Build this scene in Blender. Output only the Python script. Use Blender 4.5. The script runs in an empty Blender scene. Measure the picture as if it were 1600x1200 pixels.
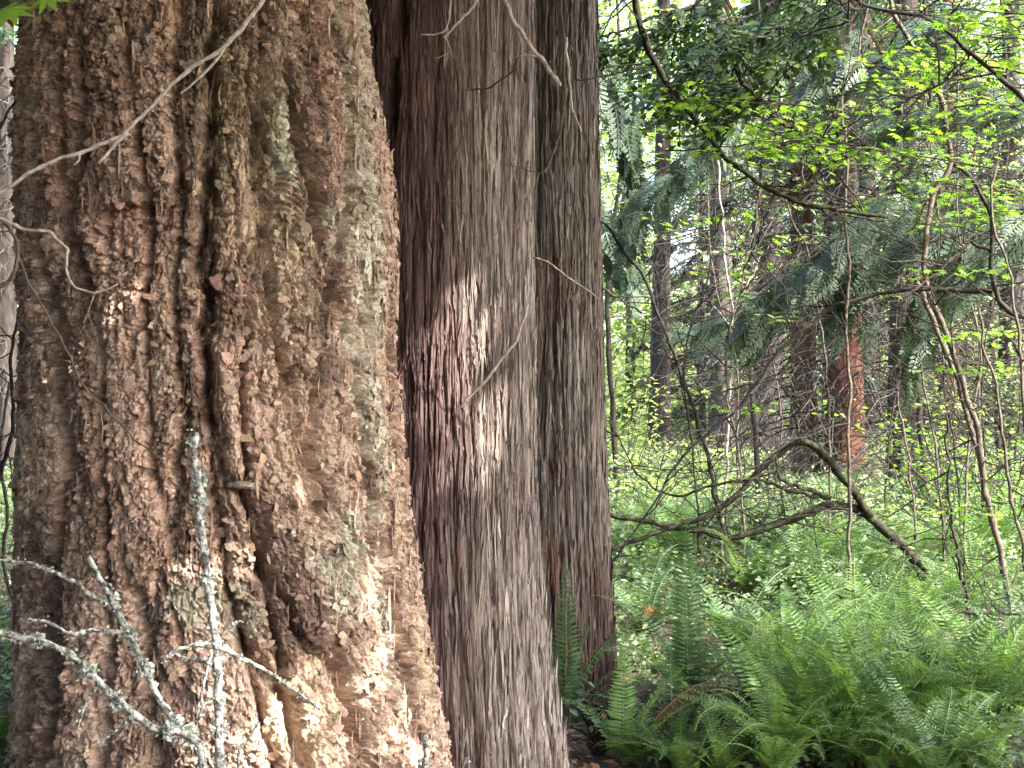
import bpy, math, random
import numpy as np
from mathutils import Vector

# ------------------------------------------------------------------ camera, world, sun
C = bpy.context.scene.collection
SC = bpy.context.scene
F = 2311.0                      # focal length in pixels of the 1600 wide photograph
CAMZ = 1.6
cam_d = bpy.data.cameras.new('camera'); cam = bpy.data.objects.new('camera', cam_d); C.objects.link(cam)
cam.location = (0, 0, CAMZ); cam.rotation_euler = (math.pi/2, 0, 0)
cam_d.sensor_width = 36; cam_d.lens = 52; cam_d.clip_end = 3000; cam_d.clip_start = 0.05
SC.camera = cam

SUN = Vector((0.73, -0.45, 0.76)).normalized()
w = bpy.data.worlds.new('World'); SC.world = w; w.use_nodes = True
nt = w.node_tree
sky = nt.nodes.new('ShaderNodeTexSky'); sky.sky_type = 'NISHITA'; sky.sun_disc = False
sky.sun_elevation = math.asin(SUN.z); sky.sun_rotation = math.atan2(SUN.x, SUN.y)
sky.air_density = 1.0; sky.dust_density = 3.0; sky.ozone_density = 0.6
nt.links.new(sky.outputs[0], nt.nodes['Background'].inputs[0])
nt.nodes['Background'].inputs[1].default_value = 0.15
sd = bpy.data.lights.new('sun', 'SUN'); sd.energy = 2.3; sd.angle = math.radians(0.5); sd.color = (1, .95, .86)
so = bpy.data.objects.new('sun', sd); C.objects.link(so); so.location = SUN*40
so.rotation_euler = SUN.to_track_quat('Z', 'Y').to_euler()
SC.view_settings.view_transform = 'Standard'; SC.view_settings.look = 'None'
SC.view_settings.exposure = 2.95; SC.view_settings.gamma = 1.0
cy = SC.cycles
cy.max_bounces = 6; cy.diffuse_bounces = 4; cy.glossy_bounces = 1; cy.transmission_bounces = 3
cy.transparent_max_bounces = 4; cy.caustics_reflective = False; cy.caustics_refractive = False
cy.use_denoising = True

rng = np.random.default_rng(7)
random.seed(7)

def P(px, py, d):               # a point seen at a photograph pixel, d metres in front of the camera
    return np.array([(px-800)/F*d, d, CAMZ-(py-600)/F*d])

# ------------------------------------------------------------------ noise
def _h(ix, iy, seed):
    h = (ix.astype(np.int64)*374761393 + iy.astype(np.int64)*668265263 + seed*2147483647) & 0xFFFFFFFF
    h = ((h ^ (h >> 13))*1274126177) & 0xFFFFFFFF
    h = ((h ^ (h >> 16))*2246822519) & 0xFFFFFFFF
    return ((h ^ (h >> 15)) & 0xFFFFFF)/float(0x1000000)
def perlin(x, y, seed=0):
    x0 = np.floor(x); y0 = np.floor(y); fx = x-x0; fy = y-y0
    u = fx*fx*fx*(fx*(fx*6-15)+10); v = fy*fy*fy*(fy*(fy*6-15)+10)
    def g(ix, iy, dx, dy):
        a = _h(ix, iy, seed)*2*np.pi
        return np.cos(a)*dx+np.sin(a)*dy
    a = g(x0, y0, fx, fy); b = g(x0+1, y0, fx-1, fy); c = g(x0, y0+1, fx, fy-1); d = g(x0+1, y0+1, fx-1, fy-1)
    return 1.5*((a*(1-u)+b*u)*(1-v)+(c*(1-u)+d*u)*v)
def fbm(x, y, seed=0, o=3):
    r = 0; a = 1.0; t = 0
    for k in range(o):
        r = r+a*perlin(x*2**k, y*2**k, seed+k*17); t += a; a *= .5
    return r/t
def worley(x, y, seed=0, jit=.9):
    x0 = np.floor(x); y0 = np.floor(y)
    f1 = np.full(x.shape, 9.0); f2 = f1.copy(); idr = np.zeros(x.shape); dx1 = idr.copy(); dy1 = idr.copy()
    for i in (-1, 0, 1):
        for j in (-1, 0, 1):
            cx = x0+i; cy_ = y0+j
            px = cx+.5+jit*(_h(cx, cy_, seed)-.5); py = cy_+.5+jit*(_h(cx, cy_, seed+91)-.5)
            dx = x-px; dy = y-py; d = np.sqrt(dx*dx+dy*dy)
            n = d < f1
            f2 = np.where(n, f1, np.minimum(f2, d)); f1 = np.where(n, d, f1)
            idr = np.where(n, _h(cx, cy_, seed+203), idr); dx1 = np.where(n, dx, dx1); dy1 = np.where(n, dy, dy1)
    return f1, f2, idr, dx1, dy1
def sstep(a, b, x):
    t = np.clip((x-a)/(b-a), 0, 1); return t*t*(3-2*t)

# ------------------------------------------------------------------ mesh building
def set_attr(me, name, typ, arr):
    a = me.attributes.new(name, typ, 'POINT')
    a.data.foreach_set('color' if typ == 'FLOAT_COLOR' else 'value', np.ascontiguousarray(arr, dtype=np.float32).ravel())
def mesh_np(name, verts, faces, mat, parent=None, smooth=False, tone=None, col=None):
    # faces: (n,k) int array or a list of such arrays
    fl = faces if isinstance(faces, list) else [faces]
    fl = [np.asarray(f, dtype=np.int32) for f in fl if len(f)]
    me = bpy.data.meshes.new(name)
    me.vertices.add(len(verts)); me.vertices.foreach_set('co', np.ascontiguousarray(verts, dtype=np.float32).ravel())
    loops = np.concatenate([f.ravel() for f in fl]); tot = np.concatenate([np.full(len(f), f.shape[1], dtype=np.int32) for f in fl])
    st = np.concatenate([[0], np.cumsum(tot)[:-1]]).astype(np.int32)
    me.loops.add(len(loops)); me.loops.foreach_set('vertex_index', loops)
    me.polygons.add(len(tot)); me.polygons.foreach_set('loop_start', st)
    me.polygons.foreach_set('use_smooth', np.full(len(tot), smooth, dtype=bool))
    if tone is not None: set_attr(me, 'tone', 'FLOAT', tone)
    if col is not None: set_attr(me, 'tint', 'FLOAT_COLOR', np.c_[col, np.ones(len(col))])
    me.update(calc_edges=True); me.validate()
    if mat: me.materials.append(mat)
    o = bpy.data.objects.new(name, me); C.objects.link(o)
    if parent is not None: o.parent = parent; o.location = -Vector(parent.location)
    return o
class MB:
    def __init__(s): s.v = []; s.q = []; s.t = []; s.n = 0; s.tn = []
    def add(s, v, quads=None, tris=None, tone=0.5):
        v = np.asarray(v, float)
        if quads is not None and len(quads): s.q.append(np.asarray(quads)+s.n)
        if tris is not None and len(tris): s.t.append(np.asarray(tris)+s.n)
        s.v.append(v); s.tn.append(np.broadcast_to(np.asarray(tone, float), (len(v),))); s.n += len(v)
    def tube(s, pts, rad, sides=6, tone=0.5):
        pts = np.asarray(pts, float); n = len(pts); rad = np.broadcast_to(np.asarray(rad, float), (n,))
        d = np.gradient(pts, axis=0); d /= np.linalg.norm(d, axis=1)[:, None]+1e-9
        ref = np.array([.31, .17, .93]) if abs(d[:, 2]).mean() < .8 else np.array([.95, .2, .1])
        a = np.cross(d, ref); a /= np.linalg.norm(a, axis=1)[:, None]+1e-9
        b = np.cross(d, a)
        th = np.arange(sides)/sides*2*np.pi
        v = pts[:, None]+rad[:, None, None]*(np.cos(th)[None, :, None]*a[:, None]+np.sin(th)[None, :, None]*b[:, None])
        i = np.arange(n-1)[:, None]*sides; k = np.arange(sides)[None]; k2 = (k+1) % sides
        q = np.stack([i+k, i+k2, i+sides+k2, i+sides+k], -1).reshape(-1, 4)
        v = v.reshape(-1, 3)
        caps = []
        v = np.vstack([v, pts[0], pts[-1]+d[-1]*rad[-1]])
        m = n*sides
        caps = [(m, (j+1) % sides, j) for j in range(sides)]+[(m+1, (n-1)*sides+j, (n-1)*sides+(j+1) % sides) for j in range(sides)]
        s.add(v, q, caps, tone)
    def inst(s, tv, tt, M, pos, tone=0.5):       # template verts (k,3), tris (m,3), frames (n,3,3), positions (n,3)
        n = len(pos); k = len(tv)
        v = np.einsum('nij,kj->nki', M, tv)+pos[:, None]
        t = (np.asarray(tt)[None]+(np.arange(n)*k)[:, None, None]).reshape(-1, 3)
        tone = np.repeat(np.broadcast_to(np.asarray(tone, float), (n,)), k)
        s.add(v.reshape(-1, 3), None, t, tone)
    def build(s, name, mat, parent=None, smooth=False):
        v = np.vstack(s.v)
        return mesh_np(name, v, [np.vstack(x) for x in (s.q, s.t) if x], mat, parent, smooth, tone=np.concatenate(s.tn))
def frames(f, u, scale=1.0):
    f = f/(np.linalg.norm(f, axis=1)[:, None]+1e-9)
    r = np.cross(f, u); r /= np.linalg.norm(r, axis=1)[:, None]+1e-9
    u = np.cross(r, f)
    M = np.stack([r, f, u], -1)
    return M*np.broadcast_to(np.asarray(scale, float), (len(f),))[:, None, None]
def spline(pts, n=24, wob=0.0, seed=0):
    pts = np.asarray(pts, float); k = len(pts)
    p = np.vstack([2*pts[0]-pts[1], pts, 2*pts[-1]-pts[-2]])
    L = np.concatenate([[0], np.cumsum(np.linalg.norm(np.diff(pts, axis=0), axis=1))]); 
    t = np.interp(np.linspace(0, L[-1], n), L, np.arange(k)); i = np.minimum(t.astype(int), k-2); f = (t-i)[:, None]
    a, b, c, d = p[i], p[i+1], p[i+2], p[i+3]
    r = .5*((2*b)+(-a+c)*f+(2*a-5*b+4*c-d)*f**2+(-a+3*b-3*c+d)*f**3)
    if wob:
        x = np.linspace(0, L[-1], n)
        for ax in range(3):
            r[:, ax] += wob*(perlin(x*3.1/max(.2, L[-1]/4), np.full(n, seed*1.7+ax*9.3), 5)+.5*perlin(x*8/max(.2, L[-1]/4), np.full(n, seed*2.3+ax*5.1), 6))
    return r
def tag(o, label=None, cat=None, group=None, kind=None):
    if label: o['label'] = label
    if cat: o['category'] = cat
    if group: o['group'] = group
    if kind: o['kind'] = kind
    return o
def empty(name, loc, label, cat, group=None):
    o = bpy.data.objects.new(name, None); C.objects.link(o); o.location = [float(a) for a in loc]; o.empty_display_size = .2
    return tag(o, label, cat, group)
def copy_tree(o, parent=None):
    c = o.copy(); C.objects.link(c)
    if parent is not None: c.parent = parent
    for ch in list(o.children): copy_tree(ch, c)
    return c

# ------------------------------------------------------------------ materials
def new_mat(name):
    m = bpy.data.materials.new(name); m.use_nodes = True
    return m, m.node_tree.nodes, m.node_tree.links, m.node_tree.nodes['Principled BSDF']
def ramp(N, cols, pos=None):
    r = N.new('ShaderNodeValToRGB'); e = r.color_ramp.elements
    pos = pos or [i/(len(cols)-1) for i in range(len(cols))]
    while len(e) < len(cols): e.new(.5)
    for k, (c, p) in enumerate(zip(cols, pos)): e[k].position = p; e[k].color = (*c, 1)
    return r
def bark_mat(name, scale=(120, 120, 60), bump=.004, vary=.45, rough=.9):
    m, N, L, b = new_mat(name)
    at = N.new('ShaderNodeAttribute'); at.attribute_name = 'tint'
    tc = N.new('ShaderNodeTexCoord'); mp = N.new('ShaderNodeMapping'); mp.inputs['Scale'].default_value = scale
    L.new(tc.outputs['Object'], mp.inputs[0])
    n1 = N.new('ShaderNodeTexNoise'); n1.inputs['Scale'].default_value = 1; n1.inputs['Detail'].default_value = 5; n1.inputs['Roughness'].default_value = .7
    L.new(mp.outputs[0], n1.inputs['Vector'])
    mr = N.new('ShaderNodeMapRange'); mr.inputs[1].default_value = .28; mr.inputs[2].default_value = .72
    mr.inputs[3].default_value = 1-vary; mr.inputs[4].default_value = 1+vary
    L.new(n1.outputs[0], mr.inputs[0])
    mx = N.new('ShaderNodeMix'); mx.data_type = 'RGBA'; mx.blend_type = 'MULTIPLY'; mx.inputs[0].default_value = 1
    L.new(at.outputs['Color'], mx.inputs[6]); L.new(mr.outputs[0], mx.inputs[7])
    L.new(mx.outputs[2], b.inputs['Base Color'])
    bp = N.new('ShaderNodeBump'); bp.inputs['Strength'].default_value = 1; bp.inputs['Distance'].default_value = bump
    L.new(n1.outputs[0], bp.inputs['Height']); L.new(bp.outputs[0], b.inputs['Normal'])
    b.inputs['Roughness'].default_value = rough; b.inputs['Specular IOR Level'].default_value = .25
    return m
def wood_mat(name, cols, scale=40, bump=.004, pos=None, stretch=(1, 1, 1)):
    m, N, L, b = new_mat(name)
    tc = N.new('ShaderNodeTexCoord'); mp = N.new('ShaderNodeMapping'); mp.inputs['Scale'].default_value = stretch
    L.new(tc.outputs['Object'], mp.inputs[0])
    n1 = N.new('ShaderNodeTexNoise'); n1.inputs['Scale'].default_value = scale; n1.inputs['Detail'].default_value = 5; n1.inputs['Roughness'].default_value = .65
    L.new(mp.outputs[0], n1.inputs['Vector'])
    r = ramp(N, cols, pos or [.3+.4*i/(len(cols)-1) for i in range(len(cols))]); L.new(n1.outputs[0], r.inputs[0])
    L.new(r.outputs[0], b.inputs['Base Color'])
    bp = N.new('ShaderNodeBump'); bp.inputs['Distance'].default_value = bump; L.new(n1.outputs[0], bp.inputs['Height']); L.new(bp.outputs[0], b.inputs['Normal'])
    b.inputs['Roughness'].default_value = .85; b.inputs['Specular IOR Level'].default_value = .3
    return m
def leaf_mat(name, cols, trans=.45, rough=.45, spec=.4, tcol=(1.3, 1.25, .6)):
    m, N, L, b = new_mat(name)
    at = N.new('ShaderNodeAttribute'); at.attribute_name = 'tone'
    r = ramp(N, cols); L.new(at.outputs['Fac'], r.inputs[0])
    L.new(r.outputs[0], b.inputs['Base Color']); b.inputs['Roughness'].default_value = rough; b.inputs['Specular IOR Level'].default_value = spec
    tr = N.new('ShaderNodeBsdfTranslucent')
    mx = N.new('ShaderNodeMix'); mx.data_type = 'RGBA'; mx.blend_type = 'MULTIPLY'; mx.inputs[0].default_value = 1
    mx.inputs[7].default_value = (*tcol, 1); L.new(r.outputs[0], mx.inputs[6]); L.new(mx.outputs[2], tr.inputs[0])
    ms = N.new('ShaderNodeMixShader'); ms.inputs[0].default_value = trans
    L.new(b.outputs[0], ms.inputs[1]); L.new(tr.outputs[0], ms.inputs[2])
    L.new(ms.outputs[0], N['Material Output'].inputs[0])
    return m
M_fir = bark_mat('fir_bark', (130, 130, 130), .004, .5)
M_cedar = bark_mat('cedar_bark', (170, 170, 22), .004, .4)
M_trunk = {
 'dark': wood_mat('dark_conifer_bark', [(.016, .013, .012), (.045, .036, .032), (.08, .068, .06)], 14, .02, stretch=(1, 1, .25)),
 'brown': wood_mat('brown_conifer_bark', [(.04, .022, .012), (.10, .055, .03), (.15, .09, .055)], 14, .02, stretch=(1, 1, .25)),
 'red': wood_mat('red_rotten_bark', [(.05, .017, .011), (.11, .042, .027), (.17, .075, .052)], 14, .02, stretch=(1, 1, .3)),
 'grey': wood_mat('grey_conifer_bark', [(.025, .022, .02), (.075, .065, .058), (.14, .125, .11)], 14, .02, stretch=(1, 1, .22)),
}
M_twig = wood_mat('pale_dead_twig', [(.22, .18, .15), (.42, .37, .32), (.6, .55, .5)], 60, .002)
M_twigd = wood_mat('dark_twig', [(.012, .009, .008), (.03, .024, .02), (.065, .055, .045)], 50, .003)
M_twigm = wood_mat('brown_twig', [(.05, .036, .028), (.11, .088, .07), (.2, .17, .145)], 50, .003)
M_mossy = wood_mat('mossy_limb', [(.007, .006, .005), (.016, .013, .009), (.032, .036, .014), (.085, .08, .055)], 30, .006)
M_lichen_stem = wood_mat('lichen_crust', [(.05, .045, .04), (.18, .17, .155), (.44, .46, .42), (.62, .65, .6)], 70, .006, [.36, .46, .54, .66])
M_lichen = leaf_mat('lichen_flakes', [(.26, .29, .235), (.47, .51, .45), (.66, .69, .64)], .2, .9, .1, (1, 1, 1))
M_deadtwig = wood_mat('grey_dead_branches', [(.03, .025, .022), (.07, .06, .055), (.14, .125, .115)], 3, .003)
M_maple = leaf_mat('maple_leaf_green', [(.13, .26, .05), (.20, .37, .06), (.32, .50, .11)], .55, .5, .25, (1.3, 1.25, .5))
M_boughleaf = leaf_mat('dark_bough_leaves', [(.015, .03, .012), (.035, .065, .025), (.07, .12, .04)], .4, .5, .3)
M_cedarleaf = leaf_mat('cedar_spray_green', [(.035, .062, .036), (.07, .115, .07), (.13, .185, .125)], .3, .5, .4)
M_darkleaf = leaf_mat('dark_conifer_needles', [(.012, .024, .012), (.028, .05, .024), (.05, .085, .04)], .2, .5, .4)
M_far = leaf_mat('sunlit_far_leaves', [(.17, .25, .075), (.33, .43, .15), (.52, .6, .3)], .55, .6, .2, (1.3, 1.3, .7))
M_under = leaf_mat('undergrowth_leaves', [(.035, .075, .032), (.10, .165, .08), (.21, .29, .17), (.38, .47, .27)], .45, .45, .45)
M_fern = leaf_mat('sword_fern_green', [(.045, .10, .035), (.095, .175, .068), (.18, .28, .125)], .45, .42, .5)
M_fernlight = leaf_mat('fresh_fern_green', [(.08, .165, .045), (.14, .25, .07), (.22, .34, .12)], .45, .5, .3)
M_ferndead = leaf_mat('dead_fern_brown', [(.10, .055, .025), (.2, .12, .06), (.28, .19, .10)], .3, .8, .1, (1.1, 1, .8))
M_litter = leaf_mat('dead_leaf_litter', [(.10, .045, .02), (.2, .11, .06), (.32, .2, .12)], .2, .8, .2, (1, 1, 1))
M_fungus = wood_mat('bracket_fungus', [(.12, .09, .06), (.3, .27, .2), (.4, .42, .33)], 40, .004)
def red_base():
    m = M_trunk['red']; N, L, b = m.node_tree.nodes, m.node_tree.links, m.node_tree.nodes['Principled BSDF']
    old = b.inputs['Base Color'].links[0].from_socket
    ge = N.new('ShaderNodeNewGeometry'); sx = N.new('ShaderNodeSeparateXYZ'); L.new(ge.outputs['Position'], sx.inputs[0])
    mr = N.new('ShaderNodeMapRange'); mr.inputs[1].default_value = 2.4; mr.inputs[2].default_value = 3.4; L.new(sx.outputs[2], mr.inputs[0])
    mx = N.new('ShaderNodeMix'); mx.data_type = 'RGBA'; L.new(mr.outputs[0], mx.inputs[0]); L.new(old, mx.inputs[6]); mx.inputs[7].default_value = (.05, .038, .032, 1)
    L.new(mx.outputs[2], b.inputs['Base Color'])
red_base()
def ground_mat():
    m, N, L, b = new_mat('forest_floor')
    tc = N.new('ShaderNodeTexCoord')
    n1 = N.new('ShaderNodeTexNoise'); n1.inputs['Scale'].default_value = 9; n1.inputs['Detail'].default_value = 8; n1.inputs['Roughness'].default_value = .75
    L.new(tc.outputs['Object'], n1.inputs['Vector'])
    r = ramp(N, [(.02, .013, .009), (.055, .035, .022), (.09, .06, .035), (.07, .08, .03)], [.3, .45, .58, .72]); L.new(n1.outputs[0], r.inputs[0])
    L.new(r.outputs[0], b.inputs['Base Color']); b.inputs['Roughness'].default_value = .95
    bp = N.new('ShaderNodeBump'); bp.inputs['Distance'].default_value = .05; L.new(n1.outputs[0], bp.inputs['Height']); L.new(bp.outputs[0], b.inputs['Normal'])
    return m

# ------------------------------------------------------------------ ground
def ground_z(x, y):
    return .10*perlin(x*.35, y*.35, 3)+.05*perlin(x*1.1, y*1.1, 4)+.6*perlin(x*.03+5, y*.03, 8)*sstep(14, 60, np.abs(y)+np.abs(x)*.5)
g = np.concatenate([-np.geomspace(900, 26, 18), np.linspace(-25, 25, 131), np.geomspace(26, 900, 18)])
gy = np.concatenate([-np.geomspace(900, 16, 18), np.linspace(-15, 45, 151), np.geomspace(46, 900, 18)])
X, Y = np.meshgrid(g, gy)
n_, k_ = X.shape
ii = (np.arange(n_-1)[:, None]*k_+np.arange(k_-1)[None]).ravel()
gr = mesh_np('ground', np.c_[X.ravel(), Y.ravel(), ground_z(X, Y).ravel()], np.c_[ii, ii+1, ii+k_+1, ii+k_], ground_mat(), smooth=True)
tag(gr, kind='structure')
def gz(x, y): return float(ground_z(np.array([float(x)]), np.array([float(y)]))[0])

# ------------------------------------------------------------------ the three big trunks
class Trunk:
    def __init__(s, D, left, right, top_h, taper, zdense, nth, nz, thmax=1.72):
        s.D = D
        ly, lx = np.array(left).T; ry, rx = np.array(right).T
        py = np.linspace(-100, 1300, 57)
        al = np.arctan((np.interp(py, ly, lx)-800)/F); ar = np.arctan((np.interp(py, ry, rx)-800)/F)
        s.tz = (CAMZ-(py-600)/F*D)[::-1]
        s.ac = ((al+ar)/2)[::-1]; s.ah = ((ar-al)/2)[::-1]
        th = np.concatenate([np.linspace(-thmax, thmax, nth), np.linspace(thmax, 2*np.pi-thmax, 44)[1:-1]])
        z0, z1 = zdense
        zz = np.concatenate([np.linspace(-.25, z0, 12)[:-1], np.linspace(z0, z1, nz), np.linspace(z1, top_h, 60)[1:]])
        s.TH, s.Z = np.meshgrid(th, zz)
        s.th_raw = np.where(s.TH > np.pi, s.TH-2*np.pi, s.TH)
        s.zz = zz; s.nth = len(th)
        ac = np.interp(zz, s.tz, s.ac); ah = np.interp(zz, s.tz, s.ah)
        s.xc = np.tan(ac)*D
        s.R = np.sin(ah)*np.sqrt(s.xc**2+D*D)*np.where(zz > s.tz[-1], 1-(zz-s.tz[-1])*taper, 1)
        s.R0 = float(np.interp(CAMZ, zz, s.R))
        s.phi0 = np.arctan2(-D, -s.xc)
    def uv(s, px, py):           # photograph pixel -> (theta, z) on the bark
        z = CAMZ-(py-600)/F*s.D
        for _ in range(3):
            ac = np.interp(z, s.tz, s.ac); ah = np.interp(z, s.tz, s.ah)
            q = np.clip(np.sin(math.atan((px-800)/F)-ac)/np.sin(ah), -.999, .999)
            th = math.asin(q)*(1-ah/(math.pi/2))
            z = CAMZ-(py-600)/F*(s.D-s.R0*math.cos(th))
        return th, z
    def furrow(s, pts, width, depth, seed):
        q = np.array([s.uv(*p) for p in pts]); o = np.argsort(q[:, 1]); q = q[o]
        z = s.zz; thf = np.interp(z, q[:, 1], q[:, 0])
        thf = thf+.03*perlin(z*9, np.full(len(z), seed*3.7), seed)+.018*perlin(z*26, np.full(len(z), seed*1.7), seed+4)
        wz = sstep(q[0, 1]-.12, q[0, 1]+.05, z)*(1-sstep(q[-1, 1]-.05, q[-1, 1]+.12, z))
        wd = width*(1+.7*perlin(z*7, np.full(len(z), seed*5.1), seed+9))
        d = (s.th_raw-thf[:, None])*s.R0/wd[:, None]
        return depth*np.exp(-np.abs(d)**2.4)*wz[:, None]*(1+.5*perlin(z*12, np.full(len(z), seed*2.1), seed+2))[:, None]
    def build(s, name, H, col, mat, parent, extra=None):
        a = s.phi0[:, None]+s.TH; r = s.R[:, None]+H
        V = np.stack([s.xc[:, None]+r*np.cos(a), s.D+r*np.sin(a), s.Z], -1).reshape(-1, 3)
        n, k = s.TH.shape
        i = np.arange(n-1)[:, None]*k; j = np.arange(k)[None]; j2 = (j+1) % k
        q = np.stack([i+j, i+j2, i+k+j2, i+k+j], -1).reshape(-1, 4)
        s.V = V.reshape(n, k, 3); s.col = col; s.ang = a
        V, fc, cc = [V], [q], [col.reshape(-1, 3)]; m = n*k
        for ev, et, ec in extra(s) if extra else ():
            V.append(ev); fc.append(et+m); cc.append(ec); m += len(ev)
        return mesh_np(name, np.vstack(V), fc, mat, parent, smooth=True, col=np.vstack(cc))
    def sample(s, N, weight=None):   # random places on the seen side of the bark with outward, sideways and up vectors
        vis = np.where((s.zz > -.1) & (s.zz < 3.9))[0]; cols = np.where(np.abs(s.th_raw[0]) < 1.7)[0]
        i = vis[rng.integers(0, len(vis), N)]; j = cols[rng.integers(0, len(cols), N)]
        if weight is not None:
            k = rng.random(N) < weight[i, j]; i, j = i[k], j[k]
        a = s.ang[i, j]; n = np.c_[np.cos(a), np.sin(a), 0*a]; t = np.c_[-np.sin(a), np.cos(a), 0*a]
        return i, j, s.V[i, j], n, t
def loose_flakes(N, wfun, smin, smax, seed, vary=.35, tilt=(.0, .75)):
    def f(s):
        i, j, p, n, t = s.sample(N, wfun); m = len(p); k = 7
        up = np.array([0, 0, 1.]); al = rng.uniform(tilt[0], tilt[1], m)*np.where(rng.random(m) < .8, 1, -.7); ro = rng.normal(0, .35, m); ya = rng.normal(0, .5, m)
        dn = -up*np.cos(al)[:, None]+n*np.sin(al)[:, None]
        x = t*np.cos(ro)[:, None]+n*np.sin(ro)[:, None]
        X_ = x*np.cos(ya)[:, None]+dn*np.sin(ya)[:, None]; Y_ = dn*np.cos(ya)[:, None]-x*np.sin(ya)[:, None]
        nn = np.cross(Y_, X_); nn *= np.sign((nn*n).sum(1))[:, None]
        sz = smin+(smax-smin)*rng.random(m)**2.2; sx = sz*rng.uniform(.6, 1.5, m); sy = sz*rng.uniform(.5, 1.2, m)
        th = (np.arange(k)/k*2*np.pi)[None]+rng.uniform(-.35, .35, (m, k)); r = rng.uniform(.55, 1.15, (m, k))
        cx = np.cos(th)*r*sx[:, None]; cyy = np.sin(th)*r*sy[:, None]; cz = rng.normal(0, .16, (m, k))*sz[:, None]-.25*(cx**2+cyy**2)/sz[:, None]
        c = p+n*.002+Y_*(sy*.55)[:, None]
        v = c[:, None]+X_[:, None]*cx[..., None]+Y_[:, None]*cyy[..., None]+nn[:, None]*cz[..., None]
        v = np.concatenate([c[:, None]+nn[:, None]*(.10*sz)[:, None, None], v], 1).reshape(-1, 3)
        b = np.arange(m)[:, None, None]*(k+1); q = np.arange(k)
        tr = (b+np.stack([0*q, q+1, (q+1) % k+1], -1)[None]).reshape(-1, 3)
        cc = s.col[i, j]*np.exp(rng.normal(0, vary, m))[:, None]*(1+rng.normal(0, .035, (m, 3)))
        return v, tr, np.repeat(cc*np.minimum(1, .55/cc.max(-1))[:, None], k+1, 0)
    return f
def slivers(N, wfun, lmin, lmax, wd, vary=.35, lift=.006):
    def f(s):
        i, j, p, n, t = s.sample(N, wfun); m = len(p); k = 6
        L = lmin+(lmax-lmin)*rng.random(m)**2; y = np.linspace(-.5, .5, k); sl = rng.normal(0, .05, m)
        up = np.array([0, 0, 1.])+t*sl[:, None]
        lf = (rng.random(m)*lift)[:, None]*(np.abs(y*2)[None]**rng.uniform(1.5, 4, m)[:, None])+.0015
        wv = rng.normal(0, .0025, m)[:, None]*np.sin(y*6+rng.uniform(0, 6, m)[:, None])
        c = p[:, None]+up[:, None]*(L[:, None]*y)[..., None]+n[:, None]*lf[..., None]+t[:, None]*wv[..., None]
        hw = (wd*rng.uniform(.4, 1.3, m))[:, None]*np.array([.25, .8, 1, 1, .8, .2])[None]
        tw = rng.normal(0, .5, m); side = t*np.cos(tw)[:, None]+n*np.sin(tw)[:, None]
        v = np.stack([c-side[:, None]*hw[..., None], c+side[:, None]*hw[..., None]], 2).reshape(m, k*2, 3)
        q = np.arange(k-1)*2; fq = np.stack([q, q+1, q+3, q+2], -1)
        fq = (np.arange(m)[:, None, None]*(k*2)+fq[None]).reshape(-1, 4)
        cc = s.col[i, j]*np.exp(rng.normal(0, vary, m))[:, None]
        return v.reshape(-1, 3), fq, np.repeat(cc*np.minimum(1, .55/cc.max(-1))[:, None], k*2, 0)
    return f
def multi(*fs): return lambda s: [f(s) for f in fs]
def mixc(a, b, m): return a*(1-m[..., None])+np.asarray(b)*m[..., None]
def wrapm(c): return np.broadcast_to(np.array(c, float), (1, 1, 3))

# --- the old fir
fir_l = [(-100, 52), (0, 46), (60, 40), (150, 31), (300, 28), (450, 32), (600, 32), (700, 29), (900, 30), (1000, 28), (1200, 22), (1300, 14)]
fir_r = [(-100, 556), (0, 566), (80, 574), (160, 590), (230, 603), (290, 612), (400, 613), (550, 612), (640, 619), (750, 628), (850, 640), (950, 652), (1050, 668), (1120, 680), (1200, 693), (1300, 715)]
T = Trunk(5.0, fir_l, fir_r, 17.0, .045, (.12, 3.05), 860, 980)
th, z = T.th_raw, T.Z; s_ = th*T.R0
lean = .16*sstep(1.5, .2, z)*np.exp(-((th-.25)/.7)**2)
s2 = s_-lean*T.R0*1.2
ws = s2+.030*fbm(s2*8, z*3.5, 31)+.010*fbm(s2*30, z*22, 38); wz = z+.040*fbm(s2*8, z*7, 32)+.012*fbm(s2*30, z*26, 39)
rough = .55+.45*sstep(-.25, .25, fbm(s2*4, z*2.2, 33))
H = .02*fbm(ws*3.2, wz*.9, 34)
m1 = perlin(ws*5.2, wz*.55, 35)
H += .030*np.minimum(np.abs(m1)*2.2, .55)-.050*np.exp(-(m1/.085)**2)
m2 = perlin(ws*11+3, wz*1.5, 36)
H -= .028*np.exp(-(m2/.08)**2)*sstep(-.2, .25, fbm(s2*5, z*1.6, 53))
FUR = np.exp(-(m1/.09)**2)*.9
m3 = perlin(ws*8, wz*9, 37)
H -= .009*np.exp(-(m3/.06)**2)*sstep(-.1, .3, fbm(s2*6, z*4, 54))
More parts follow.
